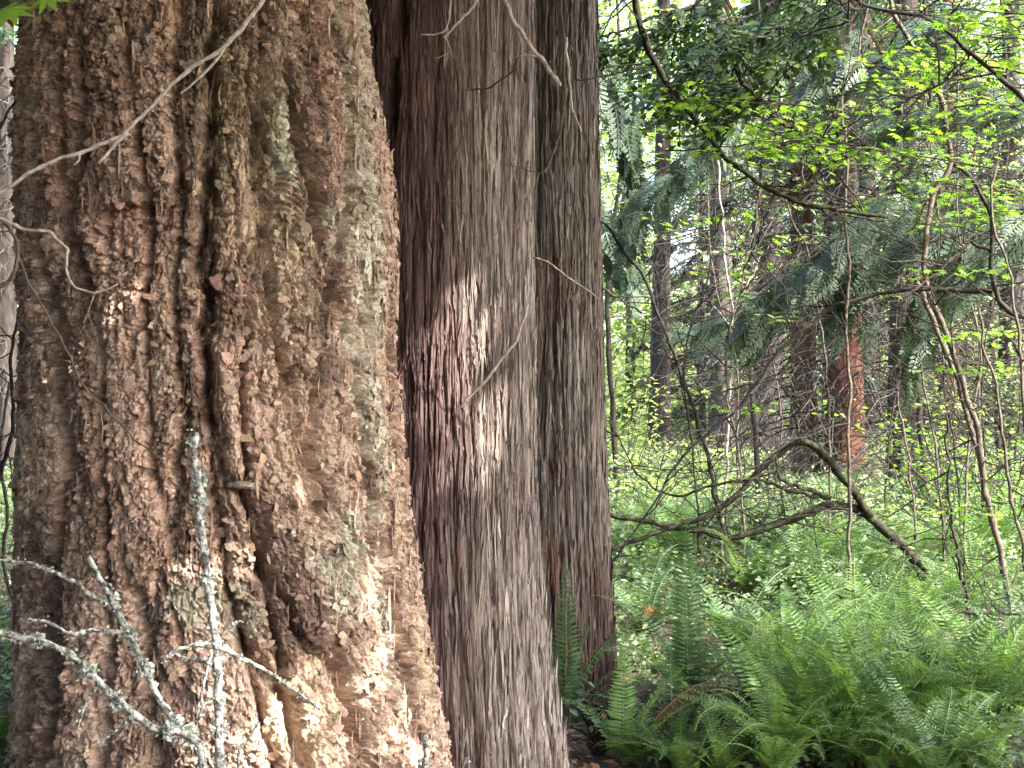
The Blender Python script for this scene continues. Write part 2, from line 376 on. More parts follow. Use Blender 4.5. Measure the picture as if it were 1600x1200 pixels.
for pts, wd, dp, sd_ in [
  ([(335, 0), (328, 200), (318, 400), (320, 560), (335, 660), (350, 740), (392, 800), (415, 900), (455, 970), (505, 1040)], .017, .060, 1),
  ([(96, 250), (104, 380), (92, 480), (108, 640), (112, 720), (88, 860)], .016, .050, 2),
  ([(520, 0), (545, 160), (585, 240)], .012, .035, 3),
  ([(445, 110), (462, 200), (478, 280), (492, 350), (510, 420), (545, 510), (560, 620), (566, 720), (590, 860), (618, 1000), (640, 1130)], .020, .060, 4),
  ([(60, 0), (55, 150), (62, 300)], .012, .045, 5),
  ([(480, 720), (520, 800), (545, 830), (560, 900)], .010, .035, 6),
  ([(130, 60), (140, 200), (118, 330)], .016, .035, 7),
  ([(380, 60), (400, 170), (432, 260)], .010, .030, 8),
  ([(200, 870), (240, 1000), (250, 1200)], .016, .03, 9),
  ([(60, 850), (95, 950), (90, 1100), (60, 1200)], .022, .045, 10),
  ([(385, 1010), (440, 1090), (480, 1200)], .018, .050, 11),
  ([(520, 1030), (545, 1100), (560, 1200)], .016, .045, 12),
  ([(230, 330), (238, 420), (215, 560)], .008, .02, 13),
  ([(395, 420), (430, 520), (455, 610), (470, 700)], .008, .022, 14),
  ([(600, 900), (630, 1010), (650, 1150)], .01, .03, 15)]:
    fu = T.furrow(pts, wd*1.3, dp*1.45, sd_); H -= fu; FUR = np.maximum(FUR, fu/dp)
# the ledge where bark broke away, the wrinkled knot and the starred burl
def local(px, py):
    t, zz = T.uv(px, py); return (th-t)*T.R0, z-zz
a, b = local(215, 322)
lw = sstep(-.13, -.10, a)*(1-sstep(.10, .13, a))
H -= .048*lw*sstep(.006, -.006, b-.012*perlin(a*30, b*0, 3))*sstep(-.30, -.02, b)
H += .012*lw*sstep(-.002, .008, b)*(1-sstep(.05, .2, b))
a, b = local(445, 300); kn = np.exp(-((a/.06)**2+(b/.085)**2)**2)
KN = kn
H += kn*(.014+.011*np.sin(2*np.pi*(b+.45*a+.25*a*a/.06)/.019))
rough *= 1-.7*kn
a, b = local(552, 305); bu = np.exp(-((a/.085)**2+(b/.10)**2)); an = np.arctan2(b, a); rr = np.hypot(a, b)
H += bu*(.026+.012*np.sin(an*15+3*perlin(a*30, b*30, 8))*sstep(.01, .04, rr))-.05*np.exp(-(rr/.016)**2)
# flakes
fA = worley(ws*15, wz*10, 40); fB = worley(ws*34+.25*perlin(ws*60, wz*60, 42), wz*29+.25*perlin(ws*55, wz*55, 43), 41)
fC = worley(ws*75, wz*62, 44)
HA = .010*(fA[2]-.5)+.006*(fA[3]*(fA[2]-.4)*2-fA[4]*.7)-.010*np.exp(-((fA[1]-fA[0])/.06)**2)
HB = .011*(fB[2]-.5)+.009*(fB[3]*(fB[2]-.5)*3-fB[4]*.9)-.017*np.exp(-((fB[1]-fB[0])/.11)**2)*sstep(-.3, .2, fbm(ws*20, wz*15, 55))
HC = -.008*np.exp(-((fC[1]-fC[0])/.12)**2)+.0085*(fC[2]-.5)+.0065*(fC[3]*(fC[2]-.5)*3-fC[4])
H += (HA+rough*(HB+HC))*(1-.65*np.clip(kn+bu, 0, 1))-.026*sstep(.18, .5, fbm(ws*30+7, wz*26, 56))*(.4+.6*rough)+.004*fbm(ws*70, wz*70, 45)-.010*np.exp(-(perlin(ws*21, wz*7, 46)/.06)**2)-.005*np.exp(-(perlin(ws*45, wz*30, 47)/.09)**2)
# bark tint, painted sunlit patches included: pinkish tan flakes, brown flakes, olive and grey green growths
t1 = fbm(s2*5, z*2.6, 50); t2 = fbm(s2*16, z*12, 51)
col = np.zeros(th.shape+(3,))+np.array([.21, .145, .105])
col = mixc(col, (.40, .29, .215), sstep(-.1, .4, t1+.5*t2+.25*(fB[2]-.5)))
col = mixc(col, (.10, .064, .045), sstep(.55, .85, fB[2])*.75)
col = mixc(col, (.46, .36, .27), sstep(.72, .95, fA[2]*.5+fC[2]*.5)*.8)
col = mixc(col, (.10, .055, .04), sstep(.05, .35, fbm(s2*7+9, z*2.0, 52))*.6)
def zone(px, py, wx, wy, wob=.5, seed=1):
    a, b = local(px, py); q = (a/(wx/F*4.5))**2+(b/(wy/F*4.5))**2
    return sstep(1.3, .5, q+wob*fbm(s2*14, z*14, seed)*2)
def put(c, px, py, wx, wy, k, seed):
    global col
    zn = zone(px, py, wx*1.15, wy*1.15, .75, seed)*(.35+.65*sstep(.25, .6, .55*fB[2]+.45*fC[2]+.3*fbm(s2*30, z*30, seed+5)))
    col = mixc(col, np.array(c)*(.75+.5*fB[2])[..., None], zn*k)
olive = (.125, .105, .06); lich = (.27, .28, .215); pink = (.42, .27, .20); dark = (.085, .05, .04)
for q_ in [(125, 220, 40, 250), (118, 560, 24, 190), (312, 440, 34, 260), (325, 140, 30, 150), (505, 470, 36, 170), (440, 900, 40, 110), (70, 1010, 50, 200), (575, 800, 18, 190), (470, 160, 32, 120), (230, 600, 18, 120), (270, 1120, 40, 80)]:  # darker brown ellipses traced along the furrows
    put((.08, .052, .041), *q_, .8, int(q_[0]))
for q_ in [(215, 620, 45, 130), (165, 480, 30, 110), (420, 560, 36, 160), (250, 190, 24, 110), (380, 330, 28, 90), (150, 1050, 40, 110), (350, 1090, 40, 80)]:  # paler pink ellipses traced on the ridges
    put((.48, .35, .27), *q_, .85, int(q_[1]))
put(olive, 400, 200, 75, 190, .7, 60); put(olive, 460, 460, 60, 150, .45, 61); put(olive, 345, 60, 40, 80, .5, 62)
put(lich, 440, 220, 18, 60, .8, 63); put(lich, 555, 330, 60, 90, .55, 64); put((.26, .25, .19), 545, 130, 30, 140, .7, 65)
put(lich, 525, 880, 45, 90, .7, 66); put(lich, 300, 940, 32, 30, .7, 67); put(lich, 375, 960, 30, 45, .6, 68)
put(pink, 210, 400, 55, 90, .6, 69); put((.50, .37, .27), 480, 720, 60, 110, .9, 70); put((.50, .375, .26), 470, 1110, 60, 80, .9, 71)  # pale patches where sun strikes the bark, its light put into the colour
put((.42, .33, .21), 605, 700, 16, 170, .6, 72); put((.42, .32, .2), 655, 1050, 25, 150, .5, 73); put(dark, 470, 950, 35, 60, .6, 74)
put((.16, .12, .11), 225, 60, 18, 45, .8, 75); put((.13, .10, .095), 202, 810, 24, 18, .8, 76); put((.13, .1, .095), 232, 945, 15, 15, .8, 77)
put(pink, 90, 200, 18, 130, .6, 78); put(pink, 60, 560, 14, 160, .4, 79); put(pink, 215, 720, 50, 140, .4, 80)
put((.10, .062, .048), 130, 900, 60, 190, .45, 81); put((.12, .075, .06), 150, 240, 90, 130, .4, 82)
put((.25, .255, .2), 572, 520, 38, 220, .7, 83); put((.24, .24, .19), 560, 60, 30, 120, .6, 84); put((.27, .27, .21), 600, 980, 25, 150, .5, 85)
col = col*1.8*np.exp(.8*(fC[2]-.5)+.7*(fB[2]-.5)+.4*fbm(ws*90, wz*80, 49))[..., None]*np.array([1.04, .99, .95])
col = col.mean(-1, keepdims=True)*.18+col*.82
col = col*np.minimum(1, .54/col.max(-1))[..., None]
FIRBASE = (float(np.interp(0, T.zz, T.xc)), T.D, 0)
fir = empty('fir_tree', FIRBASE, 'old fir with thick furrowed pinkish brown bark, the widest trunk of all', 'tree')
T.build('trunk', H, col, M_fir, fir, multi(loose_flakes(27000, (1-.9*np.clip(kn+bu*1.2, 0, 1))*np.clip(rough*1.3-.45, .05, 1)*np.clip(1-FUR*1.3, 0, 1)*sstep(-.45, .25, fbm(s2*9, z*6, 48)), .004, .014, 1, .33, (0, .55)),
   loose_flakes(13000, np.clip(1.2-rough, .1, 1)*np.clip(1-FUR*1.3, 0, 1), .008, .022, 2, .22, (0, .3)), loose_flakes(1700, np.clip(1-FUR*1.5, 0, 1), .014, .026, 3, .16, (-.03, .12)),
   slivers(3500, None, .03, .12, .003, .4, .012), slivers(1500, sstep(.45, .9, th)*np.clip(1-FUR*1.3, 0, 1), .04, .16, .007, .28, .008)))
FIRT = T

# --- the two cedars
def cedar(D, left, right, zd, nth, nz, seed, furrows, colfun, top):
    T = Trunk(D, left, right, top, .04, zd, nth, nz)
    th, z = T.th_raw, T.Z; s = th*T.R0
    sw = s+.012*fbm(s*5, z*1.3, seed)+.006*fbm(s*14, z*5, seed+1)
    H = .018*fbm(s*4, z*.25, seed+2)
    c1 = perlin(sw*26, z*.9, seed+3); c2 = perlin(sw*52+7, z*1.9, seed+4); c3 = perlin(sw*110, z*3.6, seed+5); c4 = perlin(sw*13, z*.6, seed+6)
    H += .006*np.minimum(np.abs(c1)*2.5, .8)-.011*np.exp(-(c1/.09)**2)-.006*np.exp(-(c2/.11)**2)-.0022*np.exp(-(c3/.14)**2)
    H += .012*np.minimum(np.abs(c4)*2, .5)-.010*np.exp(-(c4/.05)**2)
    f = worley(sw*30, z*2.6+.3*perlin(s*20, z*8, seed+7), seed+8)
    H += .006*(f[2]-.5)+.004*f[3]*(f[2]-.5)*3+.0022*fbm(sw*130, z*9, seed+9)+.0015*fbm(s*60, z*60, seed+10)
    for k, (pts, wd, dp) in enumerate(furrows): H -= T.furrow(pts, wd, dp, seed+20+k)
    return T, th, z, s, sw, H, f, (c1, c2, c4)
ced_l = [(-100, 535), (0, 540), (600, 552), (1000, 550), (1200, 535), (1300, 520)]
ced_r = [(-100, 834), (0, 835), (300, 833), (700, 836), (800, 838), (880, 843), (960, 850), (1040, 860), (1120, 871), (1200, 884), (1300, 905)]
T1, th, z, s, sw, H, f, cc = cedar(5.95, ced_l, ced_r, (.02, 3.2), 620, 520, 100,
   [([(628, -60), (626, 60), (612, 160), (606, 260)], .026, .085), ([(585, -40), (590, 120)], .012, .03),
    ([(752, 200), (748, 420), (742, 520)], .008, .014), ([(690, -20), (680, 200), (690, 420)], .009, .018), ([(668, 500), (672, 760), (690, 900)], .006, .012),
    ([(765, 800), (772, 1000), (780, 1200)], .007, .016), ([(705, 620), (712, 820), (705, 1000)], .006, .012)], None, 16)
a, b = [q for q in (lambda t: ((th-t[0])*T1.R0, z-t[1]))(T1.uv(745, 545))]
rr = np.hypot(a, b*.8); an = np.arctan2(b, a)
H += .010*np.exp(-(rr/.05)**2)*(1+.5*np.sin(an*9))-.016*np.exp(-(rr/.013)**2)
for px, py in [(790, 438), (800, 445), (812, 815), (765, 945)]:
    t_, z_ = T1.uv(px, py); H -= .014*np.exp(-((th-t_)*T1.R0/.009)**2-((z-z_)/.008)**2)
n1 = fbm(sw*18, z*1.1, 131); n2 = fbm(s*4, z*.8, 132)
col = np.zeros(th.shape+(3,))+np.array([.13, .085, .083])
grey = sstep(-.05, .62, th+.45*n1+.35*n2+.10)  # weathered grey on the right, partly that side's light put into the tint
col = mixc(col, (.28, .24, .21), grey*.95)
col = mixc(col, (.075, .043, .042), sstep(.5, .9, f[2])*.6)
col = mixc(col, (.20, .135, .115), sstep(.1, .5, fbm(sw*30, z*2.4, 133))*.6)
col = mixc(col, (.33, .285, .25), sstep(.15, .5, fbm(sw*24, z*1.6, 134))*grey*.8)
t_, z_ = T1.uv(700, 540); rd = sstep(1.5, .4, ((th-t_)*T1.R0/.07)**2+((z-z_)/.17)**2+.8*fbm(s*20, z*8, 135))
col = mixc(col, (.27, .17, .155), rd*.3)  # pinkish glow of the sun patch painted into the bark colour
ced1 = empty('cedar_tree', (float(np.interp(0, T1.zz, T1.xc)), T1.D, 0), 'middle trunk, stringy purple brown cedar bark greying to the right, sun patch on it', 'tree', 'red cedars behind the fir')
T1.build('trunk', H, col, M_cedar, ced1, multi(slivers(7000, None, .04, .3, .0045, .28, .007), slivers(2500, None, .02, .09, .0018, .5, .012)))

ced_l = [(-100, 768), (0, 765), (700, 748), (1000, 738), (1150, 725), (1300, 700)]
ced_r = [(-100, 928), (0, 930), (300, 934), (500, 939), (700, 944), (850, 950), (950, 955), (1050, 962), (1110, 972), (1300, 1000)]
T2, th, z, s, sw, H, f, cc = cedar(7.7, ced_l, ced_r, (-.12, 3.75), 480, 440, 200,
   [([(862, 380), (866, 600), (860, 760)], .012, .02), ([(905, -20), (908, 300), (912, 600)], .008, .014), ([(920, 700), (925, 900), (930, 1040)], .007, .014)], None, 17)
for px, py in [(862, 735), (862, 830), (893, 65)]:
    t_, z_ = T2.uv(px, py); H -= .035*np.exp(-((th-t_)*T2.R0/.018)**2-((z-z_)/.03)**2)
col = np.zeros(th.shape+(3,))+np.array([.135, .12, .106])
col = mixc(col, (.20, .18, .155), sstep(-.1, .4, fbm(sw*24, z*1.3, 231))*.8)
col = mixc(col, (.10, .06, .05), sstep(.5, .9, f[2])*.5)
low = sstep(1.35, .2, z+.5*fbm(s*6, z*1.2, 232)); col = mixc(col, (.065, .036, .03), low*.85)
for px, py, wx, wy in [(862, 735, .04, .08), (862, 480, .045, .25), (862, 880, .05, .14), (905, 490, .02, .06)]:
    t_, z_ = T2.uv(px, py); col = mixc(col, (.12, .06, .048), .6*sstep(1.4, .5, ((th-t_)*T2.R0/wx)**2+((z-z_)/wy)**2+.7*fbm(s*25, z*10, 233)))
ced2 = empty('cedar_tree', (float(np.interp(0, T2.zz, T2.xc)), T2.D, 0), 'slim grey cedar trunk with red knots and a fern at its foot', 'tree', 'red cedars behind the fir')
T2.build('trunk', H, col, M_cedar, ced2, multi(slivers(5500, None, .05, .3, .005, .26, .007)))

# ------------------------------------------------------------------ leaf templates
LEAF = (np.array([[0, 0, 0], [-.3, .45, .06], [.3, .45, .06], [0, 1, -.08], [0, .45, -.03]]), [(0, 4, 1), (0, 2, 4), (1, 4, 3), (4, 2, 3)])
def palmate(lobes=7):
    v = [(0, 0.05, 0)]; 
    for i in range(lobes*2+1):
        a = math.radians(-140+280*i/(lobes*2)); tip = i % 2 == 1
        l = (.62+.38*math.cos(a*.62)) if tip else .42
        if i in (0, lobes*2): l = .22
        v.append((math.sin(a)*l*.62, math.cos(a)*l*.62+.3, -.05 if tip else .02))
    t = [(0, i+1, i) for i in range(1, len(v)-1)]+[(0, 1, len(v)-1)]
    return np.array(v), t
PALM = palmate(7)
def cedar_spray(seed, n=11, droop=.28):
    r = np.random.default_rng(seed); v = []; t = []
    def blade(p, d, l, wd):
        sd = np.array([d[1], -d[0], 0]); k = len(v)
        q = p+d*l; q[2] -= droop*l*.6
        m = p+d*l*.55; m[2] -= droop*l*.2
        v.extend([p, m-sd*wd, m+sd*wd, q]); t.extend([(k, k+2, k+1), (k+1, k+2, k+3)])
    for i in range(n):
        y = i/n; z = -droop*y*y
        p = np.array([0, y, z])
        if i: 
            blade(np.array([0, y-.1, -droop*(y-.1)**2]), np.array([0, 1., 0]), .16, .018)
        for sgn in (-1, 1):
            L = .42*(1-y*.85)*r.uniform(.75, 1.1); a = sgn*math.radians(52+r.uniform(-8, 8)); d = np.array([math.sin(a), math.cos(a), 0])
            blade(p.copy(), d, L, .02+.012*r.random())
            for q in (.35, .6, .82):
                for s2 in (-1, 1):
                    a2 = a+s2*math.radians(38); d2 = np.array([math.sin(a2), math.cos(a2), 0]); b = p+d*L*q; b[2] -= droop*L*q*q*.5
                    blade(b, d2, L*.36*(1.1-q*.6), .016)
    return np.array(v), t
SPRAYS = [cedar_spray(k) for k in range(3)]
def needle_spray(seed, n=16):
    r = np.random.default_rng(seed); v = []; t = []
    for i in range(n):
        y = i/n
        for sgn in (-1, 1):
            for m in range(2):
                a = sgn*math.radians(62+r.uniform(-14, 14)); l = .26*(1-.5*y)*r.uniform(.7, 1.1); d = np.array([math.sin(a), math.cos(a), r.uniform(-.2, .35)])
                p = np.array([0, y+r.uniform(-.03, .03), -.12*y*y]); k = len(v)
                v.extend([p-[0, .016, 0], p+[0, .016, 0], p+d*l]); t.append((k, k+1, k+2))
    k = len(v); v.extend([[-.012, 0, 0], [.012, 0, 0], [0, 1, -.12]]); t.append((k, k+1, k+2))
    return np.array(v), t
NEEDLES = [needle_spray(k) for k in range(3)]
def leaf_cluster(seed, n=13):
    r = np.random.default_rng(seed); v = []; t = []
    for i in range(n):
        y = (i+1)/n; sg = -1 if i % 2 else 1; a = sg*math.radians(r.uniform(25, 75)); d = np.array([math.sin(a), math.cos(a), r.uniform(-.5, .3)]); sd = np.array([d[1], -d[0], r.uniform(-.5, .5)]); l = r.uniform(.2, .34)
        p = np.array([0, y, -.2*y*y]); k = len(v)
        v.extend([p, p+d*l*.5-sd*l*.3, p+d*l*.5+sd*l*.3, p+d*l]); t.extend([(k, k+2, k+1), (k+1, k+2, k+3)])
    k = len(v); v.extend([[-.008, 0, 0], [.008, 0, 0], [0, 1, -.2]]); t.append((k, k+1, k+2))
    return np.array(v), t
CLUSTERS = [leaf_cluster(k) for k in range(3)]
def rvec(n, zmin=-1, zmax=1):
    a = rng.uniform(0, 2*np.pi, n); zz = rng.uniform(zmin, zmax, n); r = np.sqrt(1-zz*zz)
    return np.c_[r*np.cos(a), r*np.sin(a), zz]
def scatter_leaves(mb, tpl, pos, size, up_bias=.7, tone=None, fwd=None):
    n = len(pos)
    f = rvec(n, -.6, .3) if fwd is None else fwd
    u = rvec(n)*(1-up_bias)+np.array([0, 0, 1])*up_bias
    mb.inst(tpl[0], tpl[1], frames(f, u, size), pos, rng.random(n) if tone is None else tone)

# ------------------------------------------------------------------ overhead crowns of the big trees (they shade the trunks)
SPOTS = [(P(725, 550, 5.6), .41), (P(795, 440, 5.62), .29), (P(490, 720, 4.45), .27), (P(455, 1110, 4.45), .27), (P(215, 420, 4.5), .24)]       # gaps cut in the boughs so the sun reaches these spots
def off_sunbeam(p):
    ok = p[:, 1]+.61*p[:, 0] < 7.9      # boughs cut away on that side to let sun onto the maples
    for c_, r in SPOTS:
        d = p-c_; t = d@np.array(SUN); ok &= np.linalg.norm(d-t[:, None]*np.array(SUN), axis=1) > r
    return ok
def big_crown(parent, cx, cyy, z0, z1, rad, nl, mat, barkm, dens):
    limbs = MB(); lv = MB(); tips = []
    for k in range(nl):
        a = k*2.39996+rng.uniform(-.3, .3); zz = z0+(z1-z0)*((k+.5)/nl)**1.9; L = rad*(1-.55*((zz-z0)/(z1-z0))**1.5)*rng.uniform(.75, 1.1)
        t = np.linspace(0, 1, 9)[:, None]
        d = np.array([math.cos(a), math.sin(a), 0])
        p = np.array([cx, cyy, zz])+d*(t*L)+np.array([0, 0, 1])*(-.25*L*t*t+.12*L*t)
        limbs.tube(p, np.linspace(.05, .012, 9), 5)
        m = int(dens*L*L)
        tt = rng.uniform(.15, 1.02, m); sp = rng.normal(0, .22, m)*L*(.35+.5*tt)*.55
        q = np.array([np.interp(tt, t[:, 0], p[:, i]) for i in range(3)]).T
        side = np.array([-d[1], d[0], 0]); q = q+side*sp[:, None]; q[:, 2] -= np.abs(sp)*.25+rng.uniform(-.1, .25, m)
        tips.append(np.c_[q, np.tile(d, (m, 1))*.5+side*np.sign(sp)[:, None]])
    T_ = np.vstack(tips); T_ = T_[off_sunbeam(T_[:, :3])]
    lv.inst(LEAF[0]*np.array([1, 1, 1]), LEAF[1], frames(T_[:, 3:]+rng.normal(0, .25, (len(T_), 3)), np.tile([0, 0, 1.], (len(T_), 1))+rng.normal(0, .3, (len(T_), 3)), rng.uniform(.3, .55, len(T_))), T_[:, :3], rng.random(len(T_)))
    limbs.build('branches', barkm, parent); lv.build('crown', mat, parent)
big_crown(fir, FIRBASE[0], 5.0, 5.0, 16, 7.5, 88, M_darkleaf, M_trunk['brown'], 10)
big_crown(ced1, ced1.location.x, 5.95, 4.7, 15, 5.8, 60, M_cedarleaf, M_trunk['brown'], 12)
big_crown(ced2, ced2.location.x, 7.7, 5.4, 15, 5.8, 40, M_cedarleaf, M_trunk['brown'], 8)

# bracket fungus and the loosened bark on the fir
def fir_pt(px, py, out=0):
    t, zz = T_fir.uv(px, py); i = np.argmin(np.abs(T_fir.zz-zz)); a = T_fir.phi0[i]+t
    n = np.array([math.cos(a), math.sin(a), 0]); return np.array([T_fir.xc[i], T_fir.D, zz])+n*(T_fir.R[i]+out), n
T_fir = FIRT
def lump(center, n, wdt, hgt, dep, seed, rg_=.22):
    g1 = np.linspace(0, np.pi, 26); g2 = np.linspace(0, 2*np.pi, 33)[:-1]
    A, B = np.meshgrid(g1, g2, indexing='ij')
    r = 1+rg_*perlin(A*2.2+seed, B*2.0, seed)+.45*rg_*perlin(A*7, B*6+seed, seed+1)
    sd = np.array([-n[1], n[0], 0]); up = np.array([0, 0, 1.])
    v = center+((np.sin(A)*np.cos(B)*r*wdt)[..., None]*sd+(np.cos(A)*r*hgt)[..., None]*up+(np.sin(A)*np.sin(B)*r*dep)[..., None]*n)
    k = 32; i = np.arange(25)[:, None]*k; j = np.arange(k)[None]; j2 = (j+1) % k
    return v.reshape(-1, 3), np.stack([i+j, i+j2, i+k+j2, i+k+j], -1).reshape(-1, 4)
c, n = fir_pt(374, 758, .0); v, q = lump(c, n, .042, .011, .05, 3); mesh_np('bracket_fungus', v, q, M_fungus, fir, True)
c, n = fir_pt(488, 1003, .0); v, q = lump(c, n, .05, .036, .045, 9, .42)
M_chunk = wood_mat('loose_bark', [(.06, .035, .025), (.13, .08, .058), (.28, .19, .14)], 60, .006)
mesh_np('bark_flake', v, q, M_chunk, fir, True)

# ------------------------------------------------------------------ distant woods (one mass) and its far stems
def woods():
    mb = MB()
    N = 330000
    y = rng.uniform(32, 72, N); x = rng.uniform(-.46, .46, N)*y; zz = (rng.random(N)**1.15*.36-.03)*y
    dens = fbm(x*.28+y*.05, zz*.30, 300, 3)+.35*fbm(x*1.1, zz*1.1, 301, 2)
    lowfill = sstep(9, 1.5, zz)*.9+.20
    px = 800+x/y*F; py = 600-(zz-CAMZ)/y*F
    hole = np.exp(-(((px-1062)/36)**2+((py-392)/36)**2))*2.2+np.exp(-(((px-1040)/40)**2+((py-295)/40)**2))*.7
    keep = (dens+lowfill-hole*1.2 > -.02+.1*rng.random(N))
    keep &= (rng.random(N) < np.where((px > 40) & (px < 900), .35, 1))
    p = np.c_[x, y, zz][keep]; n = len(p)
    tone = np.clip(.5+.6*fbm(p[:, 0]*.4, p[:, 2]*.5, 302)+rng.normal(0, .16, n), 0, 1)
    scatter_leaves(mb, LEAF, p, rng.uniform(.10, .25, n), .45, tone)
    # unseen leaf mass added behind the viewer to block skylight, open at the right
    N = 34000; a = np.concatenate([rng.uniform(math.radians(120), math.radians(297), N)]); rd = rng.uniform(13, 22, N)
    q = np.c_[rd*np.cos(a), rd*np.sin(a), rng.uniform(0, 19, N)]; q = q[fbm(a*9, q[:, 2]*.35, 310) > -.3]
    o = mb.build('distant_woods', M_far); tag(o, 'sunlit yellow green leaves of the far woods', 'woods', kind='stuff')
    mb = MB(); scatter_leaves(mb, LEAF, q, rng.uniform(.4, .8, len(q)), .4)
    o = mb.build('skylight_blocker', M_darkleaf); tag(o, 'unseen dark leaf mass added behind the viewer to block skylight', 'woods', kind='stuff')
woods()

# ------------------------------------------------------------------ conifers in the middle distance
def conifer(px, base_py, wpx, kind, label, lean_px=0, lowest=3.5, nb=26, crown_mat=None, twigs=0, blen=2.6, tpl=None, group='conifers in the middle distance', dens=15, ssize=.5, h=17, cr=None):
    d = CAMZ*F/(base_py-600); x = (px-800)/F*d; r = wpx/2/F*d; y = d
    t = empty('conifer_tree', (x, y, gz(x, y)), label, 'tree', group)
    pts = spline([(x, y, -.3), (x+lean_px/F*d*.35, y, 2.5), (x+lean_px/F*d, y, 7), (x+lean_px/F*d*1.4, y, h)], 90)
    mb = MB(); sides = 22
    zz = pts[:, 2]; rad = r*(1.0+.45*np.exp(-np.maximum(zz, 0)/.5))*(1-np.clip(zz/h, 0, 1)*.75)
    mb.tube(pts, rad, sides)
    v = mb.v[0]; ang = np.tile(np.arange(sides)/sides*2*np.pi, 90); zz2 = np.repeat(zz, sides)
    cen = np.repeat(pts, sides, 0); k = 1+.10*perlin(ang*3+px, zz2*.7, 9)+.07*perlin(ang*6+px, zz2*3, 10)
    v[:90*sides] = cen+(v[:90*sides]-cen)*k[:, None]
    mb.build('trunk', M_trunk[kind], t, True)
    br = MB(); lv = MB(); tp = tpl or SPRAYS
    for q in range(nb):
        a = q*2.39996+px; zb = lowest+(h-lowest)*(q+.5)/nb*.95; L = blen*rng.uniform(.6, 1.15)*(1-.6*(zb-lowest)/(h-lowest))
        c = np.array([np.interp(zb, pts[:, 2], pts[:, i]) for i in range(3)])
        dd = np.array([math.cos(a), math.sin(a), 0]); tt = np.linspace(0, 1, 8)[:, None]
        p = c+dd*(tt*L)+np.array([0, 0, 1])*(.1*L*tt-.42*L*tt*tt)
        br.tube(p, np.linspace(.028, .006, 8), 5)
        m = int(dens*L); ts = rng.uniform(.18, 1, m); w_ = rng.choice([-1, 1], m)
        b = np.array([np.interp(ts, tt[:, 0], p[:, i]) for i in range(3)]).T
        sd_ = np.array([-dd[1], dd[0], 0]); fw = dd*.6+sd_*w_[:, None]*rng.uniform(.2, 1.1, m)[:, None]+np.array([0, 0, -1])*rng.uniform(.1, .7, m)[:, None]
        for kk in range(3):
            ix = np.arange(m) % 3 == kk
            if ix.any(): lv.inst(tp[kk][0], tp[kk][1], frames(fw[ix], np.tile([0, 0, 1.], (ix.sum(), 1))+rng.normal(0, .3, (ix.sum(), 3)), rng.uniform(.6, 1.2, ix.sum())*ssize), b[ix], rng.random(ix.sum()))
    br.build('branches', M_twigd, t)
    lv.build('crown', crown_mat or M_cedarleaf, t)
    if twigs:
        tw = MB()
        for q in range(int(twigs*1.6)):
            zb = rng.uniform(.4, 6.5); a = rng.uniform(0, 2*np.pi); L = rng.uniform(.5, 2.0)
            c = np.array([np.interp(zb, pts[:, 2], pts[:, i]) for i in range(3)]); dd = np.array([math.cos(a), math.sin(a), 0])
            sd_ = np.array([-dd[1], dd[0], 0]); tt = np.linspace(0, 1, 7)[:, None]
            p = c+dd*tt*L+np.array([0, 0, 1])*(-.5*L*tt*tt+.05*tt)+rng.normal(0, .05, (7, 3))*tt
            tw.tube(p, np.linspace(.015, .005, 7), 4)
            for e in range(7):
                i = rng.integers(1, 7); s0 = p[i]; l2 = L*rng.uniform(.2, .6); d2 = dd*.5+sd_*rng.uniform(-1, 1)+np.array([0, 0, rng.uniform(-1.0, .3)])
                t4 = np.linspace(0, 1, 5)[:, None]
                tw.tube(s0+d2*t4*l2+np.array([0, 0, -1])*.25*l2*t4*t4+rng.normal(0, .03, (5, 3))*t4, np.linspace(.008, .0035, 5), 3)
        tw.build('dead_branches', M_deadtwig, t)
    return t
conifer(1030, 722, 33, 'dark', 'straight dark trunk against the bright leaves beside the grey cedar', 6, 6.4, 20, twigs=26, blen=2.2)
conifer(1128, 745, 40, 'grey', 'grey twiggy trunk between the dark straight one and the dead branches', -4, 6.2, 20, twigs=60, blen=2.2)
conifer(1258, 775, 42, 'brown', 'brown trunk wrapped in dead grey lower branches left of the red one', -10, 5.2, 22, twigs=110, blen=2.6)
conifer(1322, 778, 60, 'red', 'rusty red rotten looking trunk standing behind the arching limb', -8, 4.4, 20, twigs=16, blen=2.4)
tsp = conifer(1408, 788, 46, 'dark', 'blackish furrowed trunk with a pale split at its base, right of red trunk', 8, 4.2, 22, twigs=60, blen=2.4)
conifer(1200, 735, 44, 'dark', 'dim trunk hidden behind the tangle of dead grey branches', 4, 6.2, 24, twigs=120, blen=3, crown_mat=M_boughleaf, dens=13)
conifer(1345, 715, 60, 'dark', 'broad dark trunk high behind the bright maple leaves', 0, 4.0, 34, twigs=60, blen=3.4, crown_mat=M_boughleaf, dens=13)
c, n = P(1413, 722, 19.45), np.array([0, -1.0, 0]); v, q = lump(c, n, .055, .34, .14, 5)
mesh_np('bark_split', v, q, wood_mat('pale_split_wood', [(.2, .15, .11), (.45, .38, .3), (.6, .53, .44)], 8, .01), tsp, True)
conifer(1480, 725, 36, 'brown', 'brown trunk far behind the pair of thin leaning stems', 0, 4.5, 22, twigs=130, blen=2.6)
conifer(1580, 740, 40, 'dark', 'dark trunk at the picture edge behind the thin leaning stems', 0, 4.5, 22, twigs=130, blen=2.6)
conifer(1095, 712, 16, 'dark', 'young bushy conifer behind the white sky gap and grey twiggy trunk', 0, 1.0, 34, twigs=20, blen=2.0, h=6.5, crown_mat=M_boughleaf)
conifer(1292, 716, 16, 'dark', 'young bushy conifer between the brown trunk and the red one', 0, 1.6, 36, twigs=40, blen=2.4, h=9)
